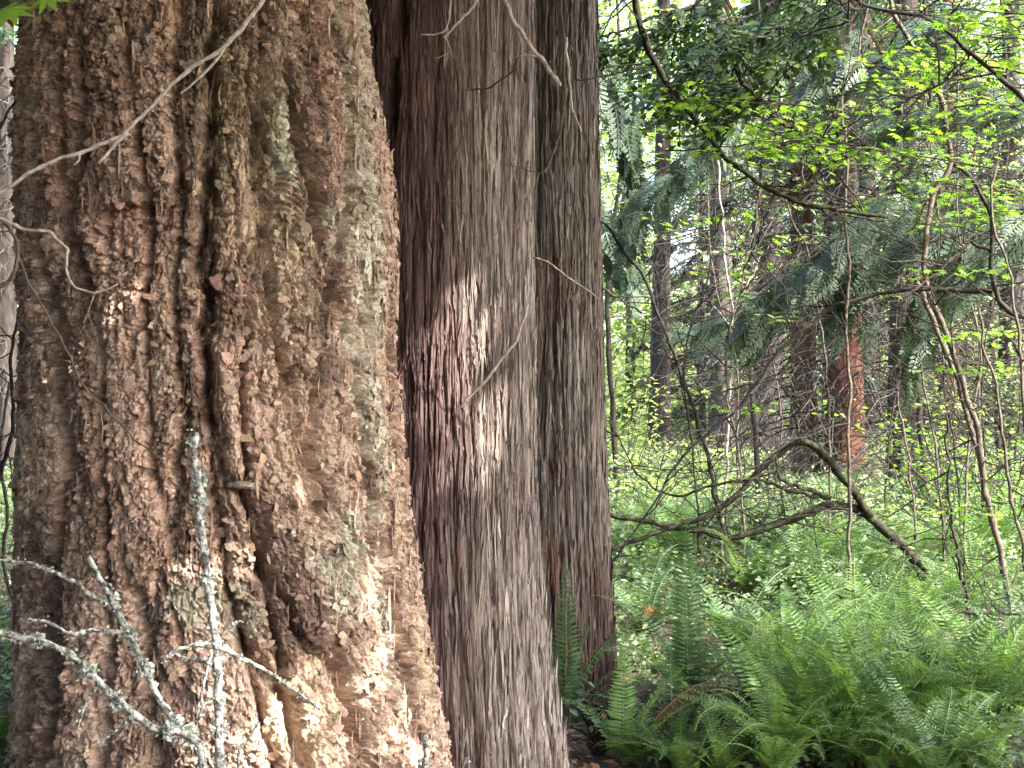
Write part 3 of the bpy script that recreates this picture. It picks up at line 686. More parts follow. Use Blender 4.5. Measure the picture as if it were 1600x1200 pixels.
conifer(1450, 712, 18, 'dark', 'young dark conifer right of the blackish split trunk', 0, 1.2, 36, twigs=40, blen=2.4, h=9, crown_mat=M_boughleaf)
conifer(1545, 705, 18, 'dark', 'young conifer filling the gap near the right edge', 0, 1.0, 36, twigs=30, blen=2.4, h=10)
conifer(985, 690, 18, 'dark', 'young pale green conifer touching the edge of the grey cedar', 0, 3.0, 30, twigs=10, blen=2.4, h=12)
conifer(8, 760, 40, 'dark', 'dark trunk glimpsed left of the big fir', 0, 4.0, 18, twigs=60, blen=2.2)
conifer(700, 725, 44, 'dark', 'dark trunk hidden behind the cedars', 0, 4.2, 18, twigs=20, blen=2.4)

# ------------------------------------------------------------------ vine maples and other small stems
def stem_mesh(mb, pts, r0, r1, wob=.02, seed=1, sides=8, n=None, tone=.5):
    L = len(pts); p = spline(pts, n or L*7, wob, seed); k = len(p)
    rad = np.linspace(r0, r1, k)*(1+.22*perlin(np.arange(k)*.7, np.full(k, seed*1.3), 21)+.25*np.exp(-((np.arange(k)*.23+seed) % 1-.5)**2/.01))
    mb.tube(p, rad, sides, tone); return p
def side_twigs(mb, path, n, lmin, lmax, r, seed, up=.2, forks=2):
    rg = np.random.default_rng(seed); ends = []
    for q in range(n):
        i = rg.integers(len(path)//6, len(path)); d = np.array([rg.normal(0, 1), rg.normal(0, .7), rg.normal(up, .7)]); d /= np.linalg.norm(d)
        L = rg.uniform(lmin, lmax); t = np.linspace(0, 1, 7)[:, None]
        p = path[i]+d*t*L+rg.normal(0, .05*L, (7, 3))*t
        mb.tube(p, np.linspace(r, r*.35, 7), 5); ends.append(p[3]); ends.append(p[-1])
        for f in range(forks):
            j = rg.integers(2, 6); d2 = d+rg.normal(0, .7, 3); l2 = L*rg.uniform(.3, .6)
            p2 = p[j]+d2*t[:5]*l2*1.4+rg.normal(0, .04*L, (5, 3))*t[:5]
            mb.tube(p2, np.linspace(r*.6, r*.25, 5), 4); ends.append(p2[-1])
    return ends
def PX(lst, d, dd=0): return [P(x, y, d+dd*i/(max(1, len(lst)-1))) for i, (x, y) in enumerate(lst)]
def to_ground(pts, dx=0.0):      # continue a stem from its last point down to the soil
    e = pts[-1]; d = e-pts[-2]; g_ = np.array([e[0]+dx, e[1], gz(e[0]+dx, e[1])-.1])
    return pts+[(e+g_)/2+np.array([d[0]*.3, 0, 0]), g_]
def spray_leaves(mb, boxes, size=(.05, .09), tpl=PALM, flat=.72, tone=(.35, .25), tw=None):
    for (x0, y0, x1, y1, d0, d1, n) in boxes:
        # layered: a handful of shelves per box
        k = max(1, n//14); cx = rng.uniform(x0, x1, k); cyy = rng.uniform(y0, y1, k); cd = rng.uniform(d0, d1, k)
        if tw is not None:
            for a_, b_, c_ in zip(cx, cyy, cd):
                e = P(a_, b_, c_); q = rng.normal(0, 1, 3)*np.array([.26, .14, .05]); g_ = e-q
                tw.tube(spline([g_, e+np.array([0, 0, .02]), e+q], 9, .02, a_), np.linspace(.0045, .0018, 9), 4)
                for _ in range(3):
                    h_ = g_+(2*q)*rng.random(); r_ = rng.normal(0, 1, 3)*np.array([.14, .1, .03]); tw.tube(np.array([h_, h_+r_*.5+[0, 0, .008], h_+r_]), [.0025, .002, .001], 3)
        w_ = rng.integers(0, k, n); d = cd[w_]+rng.normal(0, .10, n)
        p = np.c_[(cx[w_]-800)/F*cd[w_]+rng.normal(0, .14, n), d, CAMZ-(cyy[w_]-600)/F*cd[w_]+rng.normal(0, .022, n)]
        f = rvec(n, -.75, .1)
        scatter_leaves(mb, tpl, p, rng.uniform(size[0], size[1], n), flat, np.clip(rng.normal(tone[0]+.15, tone[1], n), 0, 1), f)
def small_tree(name, label, cat, group, stem, r0, r1, mat, branches=(), twigs=0, leaves=(), d=None, wob=.02, seed=1, lsize=(.042, .078), tl=(.2, .7), lmat=None, tmat=None, leaftone=(.4, .25), tpl=PALM, flat=.7):
    base = stem[-1] if stem[-1][2] < stem[0][2] else stem[0]
    t = empty(name, base, label, cat, group)
    mb = MB(); path = stem_mesh(mb, stem, r1, r0, wob, seed); mb.build('trunk', mat, t, True)
    paths = [path]
    for k, (bp, a, b) in enumerate(branches):
        mb = MB(); paths.append(stem_mesh(mb, bp, a, b, wob*.8, seed+k+3)); mb.build('branch', mat, t, True)
    if twigs:
        mb = MB()
        for k, p in enumerate(paths): side_twigs(mb, p, max(2, int(twigs*len(p)/sum(len(q) for q in paths))), tl[0], tl[1], .006, seed*10+k)
        mb.build('twigs', tmat or M_twigd, t)
    if leaves:
        mb = MB(); tw = MB(); spray_leaves(mb, leaves, lsize, tpl, flat, leaftone, tw); tw.build('leaf_twigs', tmat or M_twigd, t); mb.build('crown', lmat or M_maple, t)
    return t
VM = 'vine maples right of the cedars'
# A: the arching mossy limb
D = 10.0
st = to_ground(PX([(950, 803), (1050, 822), (1140, 838), (1230, 815), (1290, 790), (1345, 800), (1400, 842), (1455, 895), (1492, 945), (1540, 1010)], 10.2), .1)
small_tree('vine_maple', 'low arching mossy limb that sweeps across to the grey cedar', 'tree', VM, st, .040, .017, M_mossy,
  [(PX([(1360, 808), (1330, 765), (1292, 718), (1255, 690), (1205, 718), (1160, 765), (1100, 808), (1040, 826), (950, 860)], 10.15), .028, .015),
   (PX([(1300, 780), (1262, 765), (1225, 752), (1213, 735), (1213, 715)], 10.1), .018, .007),
   (PX([(1285, 778), (1240, 768), (1190, 752), (1160, 748)], 10.2), .016, .007),
   (PX([(1252, 690), (1243, 650), (1265, 620), (1272, 600)], 10.1), .01, .005),
   (PX([(1120, 795), (1130, 830), (1143, 860)], 10.2), .012, .006),
   (PX([(1175, 750), (1105, 760), (1060, 775), (1000, 745), (950, 650)], 10.4), .011, .005)],
  46, [(960, 900, 1200, 960, 9.6, 10.4, 20), (1380, 800, 1580, 900, 9.4, 10.4, 70)], wob=.02, seed=2, lmat=M_under, tl=(.2, .8))
# B: the dark curved stem at the right edge with its long thin branch
st = to_ground(PX([(1490, 255), (1525, 285), (1545, 340), (1552, 400), (1555, 450), (1578, 488), (1640, 520), (1700, 640)], 9), .1)
small_tree('vine_maple', 'dark curved stem at the edge sending one long thin branch leftward', 'tree', VM, st, .027, .012, M_twigd,
  [(PX([(1550, 458), (1480, 452), (1400, 455), (1330, 470), (1270, 500), (1210, 560), (1150, 640), (1080, 700), (1030, 770), (985, 840), (960, 875)], 9.05, .6), .016, .005),
   (PX([(1548, 395), (1515, 380), (1490, 405), (1465, 425), (1450, 470)], 9), .012, .004)],
  40, [(1380, 420, 1600, 560, 8.6, 9.8, 26), (1480, 230, 1600, 340, 8.4, 9.4, 60)], seed=3)
# C: mossy diagonal limb across the top
st = PX([(1385, 338), (1290, 325), (1200, 298), (1130, 238), (1078, 175), (1030, 110), (1005, 50), (985, -30), (940, -170), (868, -330)], 8)
small_tree('mossy_branch', 'reddish mossy limb slanting down from the top behind the bright leaves', 'branch', None, st, .025, .011, M_mossy,
  [(PX([(1143, 105), (1185, 160), (1240, 205), (1310, 225), (1360, 228)], 8.1), .012, .006),
   (PX([(1120, 95), (1160, 135), (1220, 195), (1290, 245), (1350, 330)], 8.3), .01, .005)],
  60, [(1020, 130, 1130, 200, 7.6, 8.6, 50), (1080, 150, 1270, 215, 7.4, 8.6, 190), (1150, 220, 1300, 255, 7.5, 8.6, 110), (1210, 170, 1360, 260, 7.4, 8.8, 90), (1100, 95, 1240, 140, 7.6, 8.8, 40), (950, 60, 1100, 330, 12, 15, 120)], seed=4, lsize=(.04, .072), leaftone=(.5, .25))
# D: long dark branch from the top right
st = to_ground(PX([(1300, -40), (1345, 2), (1420, 25), (1480, 48), (1525, 95), (1600, 160), (1720, 330)], 7.5), .2)
small_tree('vine_maple', 'slender blackish branch crossing the top right corner', 'tree', VM, st, .015, .009, M_twigd,
  [(PX([(1345, 2), (1335, 20), (1325, 32), (1310, 10)], 7.5), .006, .003), (PX([(1512, 80), (1505, 100), (1468, 135)], 7.5), .007, .004), (PX([(1482, 48), (1490, 0), (1492, -30)], 7.5), .007, .005)],
  40, [(1470, 20, 1620, 110, 7, 8, 110), (1430, 60, 1600, 200, 7, 8.4, 120), (1330, 70, 1410, 140, 7.2, 8.4, 50), (1500, 0, 1620, 60, 7, 8, 60), (1380, 100, 1600, 330, 8, 11, 90), (1180, 60, 1400, 200, 9, 12, 50)], seed=5, leaftone=(.45, .3))
# E: grey stem from top
st = to_ground(PX([(1385, -30), (1402, 25), (1425, 70), (1452, 120), (1470, 160), (1478, 200), (1488, 260), (1460, 300), (1445, 360), (1450, 450), (1480, 530), (1510, 620), (1535, 720), (1548, 800), (1570, 900), (1592, 985)], 9.6), .05)
small_tree('vine_maple', 'tall thin grey stem bending twice down the right side', 'tree', VM, st, .022, .014, M_twigm,
  [(PX([(1432, 440), (1465, 520), (1495, 590), (1520, 680), (1540, 780)], 9.7), .018, .016), (PX([(1458, 132), (1490, 100), (1510, 88)], 9.6), .008, .004)],
  60, [(1380, 60, 1600, 360, 9, 10.5, 170), (1440, 270, 1600, 340, 9, 10, 60), (1200, 220, 1480, 330, 9, 10.5, 110)], seed=6, leaftone=(.3, .25), lsize=(.045, .08))
# F: dark slanting stem beside the cedar
st = to_ground(PX([(935, 340), (970, 385), (1003, 432), (1025, 480), (1048, 540), (1068, 600), (1090, 660), (1108, 720), (1118, 780)], 12.5), .05)
small_tree('vine_maple', 'thin dark stem slanting past the straight dark trunk', 'tree', VM, st, .02, .013, M_twigd,
  [(PX([(1015, 440), (1018, 420), (1040, 380), (1050, 375)], 12.5), .01, .006), (PX([(940, 450), (980, 475), (1010, 490)], 12.4), .012, .006)], 40, [(950, 420, 1100, 760, 12, 14, 40)], seed=7, lmat=M_far, tl=(.3, 1))
# G: pale sapling
st = to_ground(PX([(1122, 250), (1127, 330), (1133, 400), (1140, 460), (1146, 495), (1142, 560), (1140, 640), (1136, 710), (1130, 830)], 11.5), 0)
small_tree('sapling', 'pale forked sapling in front of the grey twiggy trunk', 'sapling', None, st, .013, .008, M_twig,
  [(PX([(1146, 480), (1170, 440), (1190, 395)], 11.5), .008, .004), (PX([(1147, 495), (1185, 460), (1215, 420), (1222, 405)], 11.5), .008, .004), (PX([(1142, 508), (1120, 485), (1113, 468)], 11.5), .006, .003)],
  24, [(1110, 300, 1300, 420, 11, 12, 60), (1100, 380, 1250, 430, 11, 12, 30)], seed=8, tmat=M_twigm, lsize=(.05, .09))
# H: more pale stems at right
for k, (pl, d_, lab) in enumerate([
   ([(1365, -20), (1345, 60), (1338, 100), (1318, 125), (1318, 190), (1322, 260)], 9.2, 'pale kinked twig stem hanging in front of the broad dark trunk'),
   ([(1560, 260), (1545, 330), (1575, 420), (1590, 520), (1600, 640)], 8.5, 'pale thin stem curving down along the picture edge'),
   ([(1530, 480), (1545, 560), (1560, 640), (1580, 760), (1600, 860)], 8.2, 'straight grey sapling leaning right at the edge'),
   ([(1480, 640), (1482, 760), (1496, 860), (1515, 960), (1528, 1040)], 9.0, 'thin upright dark sapling in front of the yellow green leaves'),
   ([(1225, 300), (1238, 340), (1262, 400), (1275, 470), (1290, 560)], 11, 'grey lichen dusted stem behind the drooping cedar sprays')]):
    small_tree('sapling', lab, 'sapling', None, to_ground(PX(pl, d_), .02), .012, .007, M_twigd if k == 3 else M_twigm, (), 10, [(min(p[0] for p in pl)-40, pl[1][1], max(p[0] for p in pl)+40, pl[-1][1], d_-.6, d_+.6, 26)], seed=20+k, lmat=M_maple if k != 4 else M_cedarleaf)

for k in range(15):
    rg = np.random.default_rng(700+k); px = rg.uniform(1380, 1620) if k < 11 else rg.uniform(950, 1380); d_ = rg.uniform(10, 19); bx = px+rg.uniform(-60, 60)
    pl = [(px, rg.uniform(-30, 350)), (px+rg.uniform(-35, 35), 380), (bx+rg.uniform(-25, 25), 560), (bx, 720)]
    small_tree('sapling', 'thin twiggy sapling among the crowd of bare stems at the right', 'sapling', 'crowd of bare twiggy saplings', to_ground(PX(pl, d_), .03), .010, .005, M_twigm if k % 3 else M_twigd, (), 26, [(px-90, pl[0][1], px+90, 640, d_-.5, d_+.5, 46)], seed=60+k, lmat=(M_maple, M_far, M_under)[k % 3], tl=(.3, 1.1), lsize=(.05, .09))
# drooping cedar boughs in the middle distance and the dark boughs overhead
def bough(label, pts, mat, n, size, spread, seed, group, tpl=SPRAYS, r=.016, hang=.5, up=None):
    base = pts[0]; t = empty('conifer_bough', base, label, 'branch', group)
    mb = MB(); p = stem_mesh(mb, pts, r, r*.3, .02, seed)
    lv = MB(); rg = np.random.default_rng(seed)
    for kk in range(3):
        m = n//3; i = rg.integers(len(p)//8, len(p), m); d = np.gradient(p, axis=0)[i]; d /= np.linalg.norm(d, axis=1)[:, None]
        sd_ = np.cross(d, [0, 0, 1.]); sg = rg.choice([-1, 1], m)[:, None]
        o = p[i]+sd_*sg*rg.uniform(0, spread, m)[:, None]+np.array([0, 0, -1])*rg.uniform(0, spread*hang, m)[:, None]
        fw = d*.7+sd_*sg*rg.uniform(.2, 1, m)[:, None]+np.array([0, 0, -1])*rg.uniform(.05, hang*1.6, m)[:, None]
        for a_, b_ in zip(p[i][::2], o[::2]): mb.tube(np.array([a_, (a_+b_)/2+[0, 0, .01], b_]), [.005, .004, .003], 4)
        lv.inst(tpl[kk][0], tpl[kk][1], frames(fw, np.tile([0, 0, 1.], (m, 1))+rg.normal(0, .35, (m, 3)), rg.uniform(.6, 1.2, m)*size), o, rg.random(m))
    mb.build('branch', M_twigd, t); lv.build('foliage', mat, t)
    return t
CB = 'cedar boughs hanging among the trees'
bough('blue green cedar bough drooping over the rusty red trunk', PX([(1480, 180), (1420, 270), (1360, 330), (1300, 370), (1240, 420), (1190, 470)], 12), M_cedarleaf, 130, .42, .5, 1, CB)
bough('grey green cedar bough right of centre under the bright leaves', PX([(1560, 250), (1490, 320), (1420, 360), (1350, 400), (1310, 460)], 11.5), M_cedarleaf, 110, .40, .45, 2, CB)
bough('cedar bough drooping against the grey cedar near its top', PX([(870, -60), (940, 60), (975, 140), (990, 230), (985, 300)], 13), M_cedarleaf, 130, .45, .55, 3, CB, hang=.9)
bough('cedar bough drooping beside the grey cedar at mid height', PX([(850, 180), (900, 260), (940, 320), (965, 370), (985, 400)], 14.5), M_cedarleaf, 80, .40, .35, 4, CB, hang=.8)
bough('blue grey bough spreading in front of the broad dark trunk', PX([(1560, -20), (1480, 20), (1400, 50), (1330, 80), (1260, 110)], 12.5), M_cedarleaf, 110, .45, .5, 5, CB)
bough('darkest leafy bough along the top above the bright maple leaves', PX([(1330, -60), (1270, 0), (1210, 45), (1150, 70), (1080, 95)], 8.5), M_boughleaf, 120, .26, .55, 6, CB, tpl=CLUSTERS)
bough('dark bough at the top between the grey cedar and red limb', PX([(1150, -50), (1080, 10), (1020, 30), (960, 50), (905, 75)], 8.2), M_boughleaf, 60, .22, .18, 7, CB, tpl=CLUSTERS)
bough('dark bough in the top centre right, behind the mossy limb', PX([(1300, -80), (1230, -10), (1160, 30), (1090, 40), (1030, 60)], 9.5), M_boughleaf, 120, .28, .6, 8, CB, tpl=CLUSTERS)
bough('dark green bough hanging low at the right edge', PX([(1700, 280), (1620, 320), (1560, 350), (1490, 400), (1430, 470)], 10.5), M_cedarleaf, 80, .36, .4, 9, CB)
bough('needled bough above the pair of leaning stems', PX([(1680, 150), (1600, 170), (1530, 165), (1450, 175), (1390, 185)], 10), M_cedarleaf, 60, .32, .3, 10, CB, hang=.2)
bough('small spray of cedar left of the grey twiggy trunk', PX([(1230, 440), (1180, 480), (1120, 495), (1060, 500)], 13.5), M_cedarleaf, 50, .36, .3, 11, CB)

bough('grey green cedar bough hanging low in front of the dead branches', PX([(1400, 250), (1340, 330), (1270, 400), (1200, 440), (1150, 500)], 11), M_cedarleaf, 110, .34, .4, 12, CB)
bough('feathery cedar bough left of the mossy limb, high up', PX([(1180, 120), (1120, 190), (1060, 250), (1010, 280), (975, 330)], 12.5), M_cedarleaf, 90, .36, .4, 13, CB, hang=.7)
bough('grey green cedar bough right of the blackish split trunk', PX([(1640, 330), (1560, 380), (1500, 420), (1440, 500), (1420, 560)], 11.5), M_cedarleaf, 90, .34, .4, 14, CB)
# ------------------------------------------------------------------ ferns
def pinna_set(path, side, n, lmax, droop, rg, curl=0.2):
    v = []; t = []; k0 = 0
    m = len(path); tt = np.linspace(.10, .985, n)
    pts = np.array([np.interp(tt, np.linspace(0, 1, m), path[:, i]) for i in range(3)]).T
    d = np.gradient(pts, axis=0); d /= np.linalg.norm(d, axis=1)[:, None]
    prof = np.minimum(1, (tt+.12)/.35)**.7*np.maximum(.03, (1-tt)/.72)**.62
    prof = np.minimum(prof, 1)*lmax
    nrm = np.cross(side, d); nrm /= np.linalg.norm(nrm, axis=1)[:, None]
    T_ = np.array([[0, 0, 0], [.10, .18, 0], [.095, .55, -.06], [0, 1, -.2], [-.095, .55, -.06], [-.07, .18, 0], [0, .3, .03]])
    F_ = [(0, 1, 6), (1, 2, 6), (2, 3, 6), (3, 4, 6), (4, 5, 6), (5, 0, 6)]
    out = []
    for sg in (-1, 1):
        f = side*sg*1.0+d*.28+np.array([0, 0, -droop])+rg.normal(0, .06, (n, 3))
        out.append((frames(f, nrm*(1 if sg > 0 else 1)+rg.normal(0, .12, (n, 3)), prof*rg.uniform(.9, 1.08, n)), pts))
    return T_, F_, np.concatenate([o[0] for o in out]), np.concatenate([o[1] for o in out])
def frond(mb, az, el, L, lmax=.10, droop=.15, bend=1.0, n=34, seed=0, tone=None, org=(0, 0, 0), rr=.004):
    rg = np.random.default_rng(seed)
    k = 22; t = np.linspace(0, 1, k); ang = el-bend*t**1.6
    dr = np.cumsum(np.cos(ang))*L/k; dz = np.cumsum(np.sin(ang))*L/k
    wig = az+.18*rg.normal()*t**2
    path = np.c_[dr*np.cos(wig), dr*np.sin(wig), dz]+np.array(org)
    path = np.vstack([np.array(org)[None], path])
    side = np.array([-math.sin(az), math.cos(az), 0])
    T_, F_, M, pos = pinna_set(path, np.tile(side, (n, 1)), n, lmax, droop, rg)
    tn = rg.uniform(.2, .8) if tone is None else tone
    mb.inst(T_, F_, M, pos, np.clip(tn+rg.normal(0, .12, len(pos)), 0, 1))
    mb.tube(path, np.linspace(rr, rr*.3, k+1), 5, .9)
def fern(name, loc, label, fronds, mat, parts=True, group='sword ferns on the forest floor'):
    if parts:
        t = empty(name, loc, label, 'fern', group)
        for k, f in enumerate(fronds):
            dead = f['seed'] % 19 == 5
            if dead: f = dict(f, bend=f['bend']+.9, droop=.6)
            mb = MB(); frond(mb, **f); o = mb.build('frond', M_ferndead if dead else mat, None); o.parent = t
            if dead: o['label'] = 'dead brown frond'
        return t
    mb = MB()
    for f in fronds: frond(mb, **f)
    o = mb.build(name, mat); o.location = loc; tag(o, label, 'fern', group); return o
def rosette(n, L, seed, el=(1.0, 1.4), lmax=.085, bend=(1.0, 1.7)):
    rg = np.random.default_rng(seed)
    return [dict(az=i*2*np.pi/n+rg.uniform(-.3, .3), el=rg.uniform(*el), L=L*rg.uniform(.75, 1.15), lmax=lmax*rg.uniform(.85, 1.1), droop=rg.uniform(.05, .3), bend=rg.uniform(*bend), seed=seed*100+i) for i in range(n)]
def at(px, py):                  # the point of the soil seen at a pixel
    d = CAMZ*F/(py-600)
    for _ in range(4): d = (CAMZ-gz((px-800)/F*d, d))*F/(py-600)
    x = (px-800)/F*d; return (x, d, gz(x, d))
hp = math.pi/2
# fern at the foot of the grey cedar: an upright frond, and others bowing right
b = at(884, 1140)
fern('sword_fern', b, 'dark green fern at the foot of the grey cedar, one frond upright', [
  dict(az=-hp-.2, el=1.62, L=.80, lmax=.095, droop=-.02, bend=.15, seed=1, tone=.35), dict(az=-.25, el=1.15, L=.66, lmax=.075, droop=.55, bend=1.7, seed=2, tone=.5),
  dict(az=-.1, el=.9, L=.58, lmax=.075, droop=.7, bend=1.4, seed=3, tone=.45), dict(az=.3, el=1.3, L=.85, lmax=.085, droop=.3, bend=1.5, seed=4, tone=.5),
  dict(az=2.2, el=1.2, L=.5, lmax=.06, droop=.2, bend=1.2, seed=5), dict(az=-1.0, el=.8, L=.4, lmax=.06, droop=.4, bend=1.2, seed=6), dict(az=-.7, el=1.45, L=.6, lmax=.05, droop=.1, bend=.5, seed=7, tone=.2)], M_fern)
b = at(1075, 1100)
fern('sword_fern', b, 'tall fern with two upright comb like fronds facing the viewer', [
  dict(az=-hp+.1, el=1.66, L=.95, lmax=.105, droop=0, bend=.12, seed=11, tone=.3, n=40), dict(az=-hp-.4, el=1.75, L=.84, lmax=.10, droop=.02, bend=.25, seed=12, tone=.55, n=38),
  dict(az=2.6, el=1.25, L=.8, lmax=.09, droop=.2, bend=1.2, seed=13, tone=.7), dict(az=.4, el=1.2, L=.75, lmax=.09, droop=.2, bend=1.2, seed=14), dict(az=-.5, el=1.0, L=.7, lmax=.085, droop=.2, bend=1.3, seed=15),
  dict(az=-2.4, el=1.0, L=.75, lmax=.09, droop=.2, bend=1.4, seed=16, tone=.7), dict(az=1.6, el=1.3, L=.8, lmax=.09, droop=.1, bend=.9, seed=17), dict(az=3.3, el=.95, L=.6, lmax=.08, droop=.1, bend=1.2, seed=18, tone=.6)], M_fern)
b = at(975, 1196)
fern('sword_fern', b, 'yellow green fern at the bottom edge just right of the cedars', [
  dict(az=-hp+.3, el=1.6, L=.6, lmax=.08, droop=.02, bend=.2, seed=21, tone=.5), dict(az=.1, el=1.25, L=.55, lmax=.075, droop=.1, bend=.7, seed=22, tone=.7), dict(az=-.3, el=.95, L=.6, lmax=.08, droop=.1, bend=.9, seed=23, tone=.8),
  dict(az=.5, el=.9, L=.75, lmax=.08, droop=.15, bend=.5, seed=24, tone=.4), dict(az=2.6, el=1.1, L=.45, lmax=.07, droop=.2, bend=1.2, seed=25), dict(az=-1.0, el=.6, L=.5, lmax=.07, droop=.2, bend=.8, seed=26)], M_fernlight)
b = at(1050, 1185)
fern('sword_fern', b, 'fern with a low frond arching along the bottom edge', [
  dict(az=-.35, el=.55, L=.62, lmax=.07, droop=.6, bend=.8, seed=31, tone=.7), dict(az=2.8, el=1.0, L=.5, lmax=.07, droop=.2, bend=1.1, seed=32), dict(az=.2, el=.9, L=.55, lmax=.07, droop=.1, bend=.6, seed=33, tone=.9), dict(az=1.5, el=1.2, L=.6, lmax=.07, droop=.2, bend=.8, seed=34)], M_fern)
specs = [((1300, 1150), 'fern with a bright frond at the bottom, left of centre', M_fernlight, 9, .62, 41), ((1195, 1140), 'blue green fern low at the bottom between two brighter ferns', M_fern, 9, .6, 42),
  ((1420, 1160), 'fern at the bottom right with a frond pointing up', M_fernlight, 8, .65, 43), ((1540, 1150), 'large fern in the bottom right corner', M_fern, 10, .8, 44), ((1590, 1060), 'fern at the right edge under the thin stems', M_fern, 10, .8, 45),
  ((1240, 1060), 'wide fern behind the bottom row under the low branch', M_fern, 10, .75, 46), ((1400, 1050), 'fern in front of the arching limb foot', M_fern, 10, .75, 47), ((1150, 1030), 'fern right of the tall comb like fronds', M_fern, 10, .7, 48),
  ((1010, 1010), 'pale fern beside the grey cedar, behind the tall fern', M_fern, 9, .7, 49), ((1480, 985), 'fern under the long low twig at right', M_fernlight, 9, .7, 50), ((1320, 965), 'fern below the middle of the arching limb', M_fern, 9, .75, 51),
  ((8, 1185), 'fern at the lower left behind the big fir', M_fern, 8, .7, 52)]
for (px, py), lab, mt, n, L, sd_ in specs: fern('sword_fern', at(px, py), lab, rosette(n, L, sd_), mt)
bed = [fern('sword_fern', at(1110, 960), 'fern of the dense bed in the lower right', rosette(10, .72, 80+k, lmax=.085), M_fernlight if k != 1 else M_fern, False, 'ferns of the dense bed in the lower right') for k in range(3)]
for k in range(60):
    o = bed[k % 3].copy() if k > 2 else bed[k]
    if k > 2: C.objects.link(o)
    py = 885+330*((k*.618) % 1); px = 985+620*((k*.3819+.13) % 1)
    if k > 37: py = 1120+85*((k*.618) % 1); px = 1180+430*((k*.3819) % 1)
    if px < 1190 and py > 1080: px += 240
    o.location = at(px, py); o.rotation_euler = (rng.uniform(-.5, .5), rng.uniform(-.5, .5), rng.uniform(0, 6.3)); q_ = rng.uniform(.55, 1.15); o.scale = (q_, q_, q_)
for k in range(13):
    o = bed[k % 3].copy(); C.objects.link(o); o.location = at(985+48*k+rng.uniform(-18, 18), rng.uniform(1190, 1235)); o.rotation_euler = (rng.uniform(-.3, .3), rng.uniform(-.3, .3), rng.uniform(0, 6.3)); q_ = rng.uniform(.45, .75); o.scale = (q_, q_, q_)
variants = [fern('sword_fern', at(1000+60*k, 905-8*k), 'distant fern among the undergrowth beyond the arching limb', rosette(10, .85, 60+k, lmax=.1), M_fernlight if k % 2 else M_fern, False, 'far ferns beyond the arching limb') for k in range(4)]
for k in range(46):
    o = variants[k % 4].copy(); C.objects.link(o)
    py = 790+90*rng.random()**.8; px = rng.uniform(955, 1620) if k > 4 else rng.uniform(-20, 40)
    o.location = at(px, py); o.rotation_euler = (0, 0, rng.uniform(0, 6.3)); s = rng.uniform(.6, 1.0); o.scale = (s, s, s)

# ------------------------------------------------------------------ undergrowth mass and litter
def undergrowth():
    mb = MB(); N = 210000
    y = 6.0+32*rng.random(N)**1.4; x = rng.uniform(-.42, .42, N)*y
    px = 800+x/y*F
    hmax = np.clip(.17+.32*fbm(x*.9, y*.9, 400)+.42*sstep(7.5, 11, y)*(.6+.8*fbm(x*.5, y*.5, 403))*(1-.75*sstep(14, 19, y))+.012*(y-9), .04, 1.0)
    zz = ground_z(x, y)+hmax*rng.random(N)**.7
    keep = (fbm(x*1.5, y*1.5, 401) > -.2)
    for T_ in (FIRT, T1, T2): keep &= np.hypot(x-float(np.interp(.2, T_.zz, T_.xc)), y-T_.D) > T_.R0*1.25
    keep &= (y > 7.6) | (rng.random(N) < .4)
    keep &= ~((px > 830) & (px < 1010) & (y < 7.6))
    p = np.c_[x, y, zz][keep]; n = len(p)
    tone = np.clip(.42+.03*(p[:, 1]-7)+.55*fbm(p[:, 0]*1.2, p[:, 1]*1.2, 402)+rng.normal(0, .2, n), 0, 1)
    scatter_leaves(mb, LEAF, p, rng.uniform(.016, .038, n)*(1+p[:, 1]*.055), .3, tone)
    # thin stalks that carry the leaves
    for i in rng.integers(0, n, 2500):
        a = p[i]; b_ = np.array([a[0]+rng.normal(0, .08), a[1]+rng.normal(0, .08), float(ground_z(a[:1], a[1:2])[0])-.02])
        mb.tube(np.array([b_, (a+b_)/2+rng.normal(0, .02, 3), a]), [.003, .0025, .0015], 3, .1)
    tag(mb.build('undergrowth', M_under), 'knee high leafy undergrowth covering the forest floor', 'undergrowth', kind='stuff')
    mb = MB(); N = 9000
    y = 4+10*rng.random(N); x = rng.uniform(-.4, .4, N)*y; p = np.c_[x, y, ground_z(x, y)+.01+.02*rng.random(N)]
    scatter_leaves(mb, LEAF, p, rng.uniform(.03, .08, N), .75)
    tag(mb.build('leaf_litter', M_litter), 'brown dead leaves lying on the soil', 'leaf litter', kind='stuff')
undergrowth()
for k in range(14):
    rg = np.random.default_rng(900+k); x0, y0, _ = at(rg.uniform(890, 1600), rg.uniform(1080, 1195)); a = rg.uniform(0, 3.1); L = rg.uniform(.25, .7)
    q = [(x0+math.cos(a)*L*u, y0+math.sin(a)*L*u) for u in (0, .35, .7, 1)]; q = [np.array([u, v_, gz(u, v_)+.012+.02*rg.random()]) for u, v_ in q]
    mb = MB(); pth = stem_mesh(mb, q, .008, .004, .02, k); o = mb.build('fallen_stick', M_twigm, None, True); tag(o, 'thin fallen stick lying on the soil among the ferns', 'stick', 'fallen sticks among the ferns')
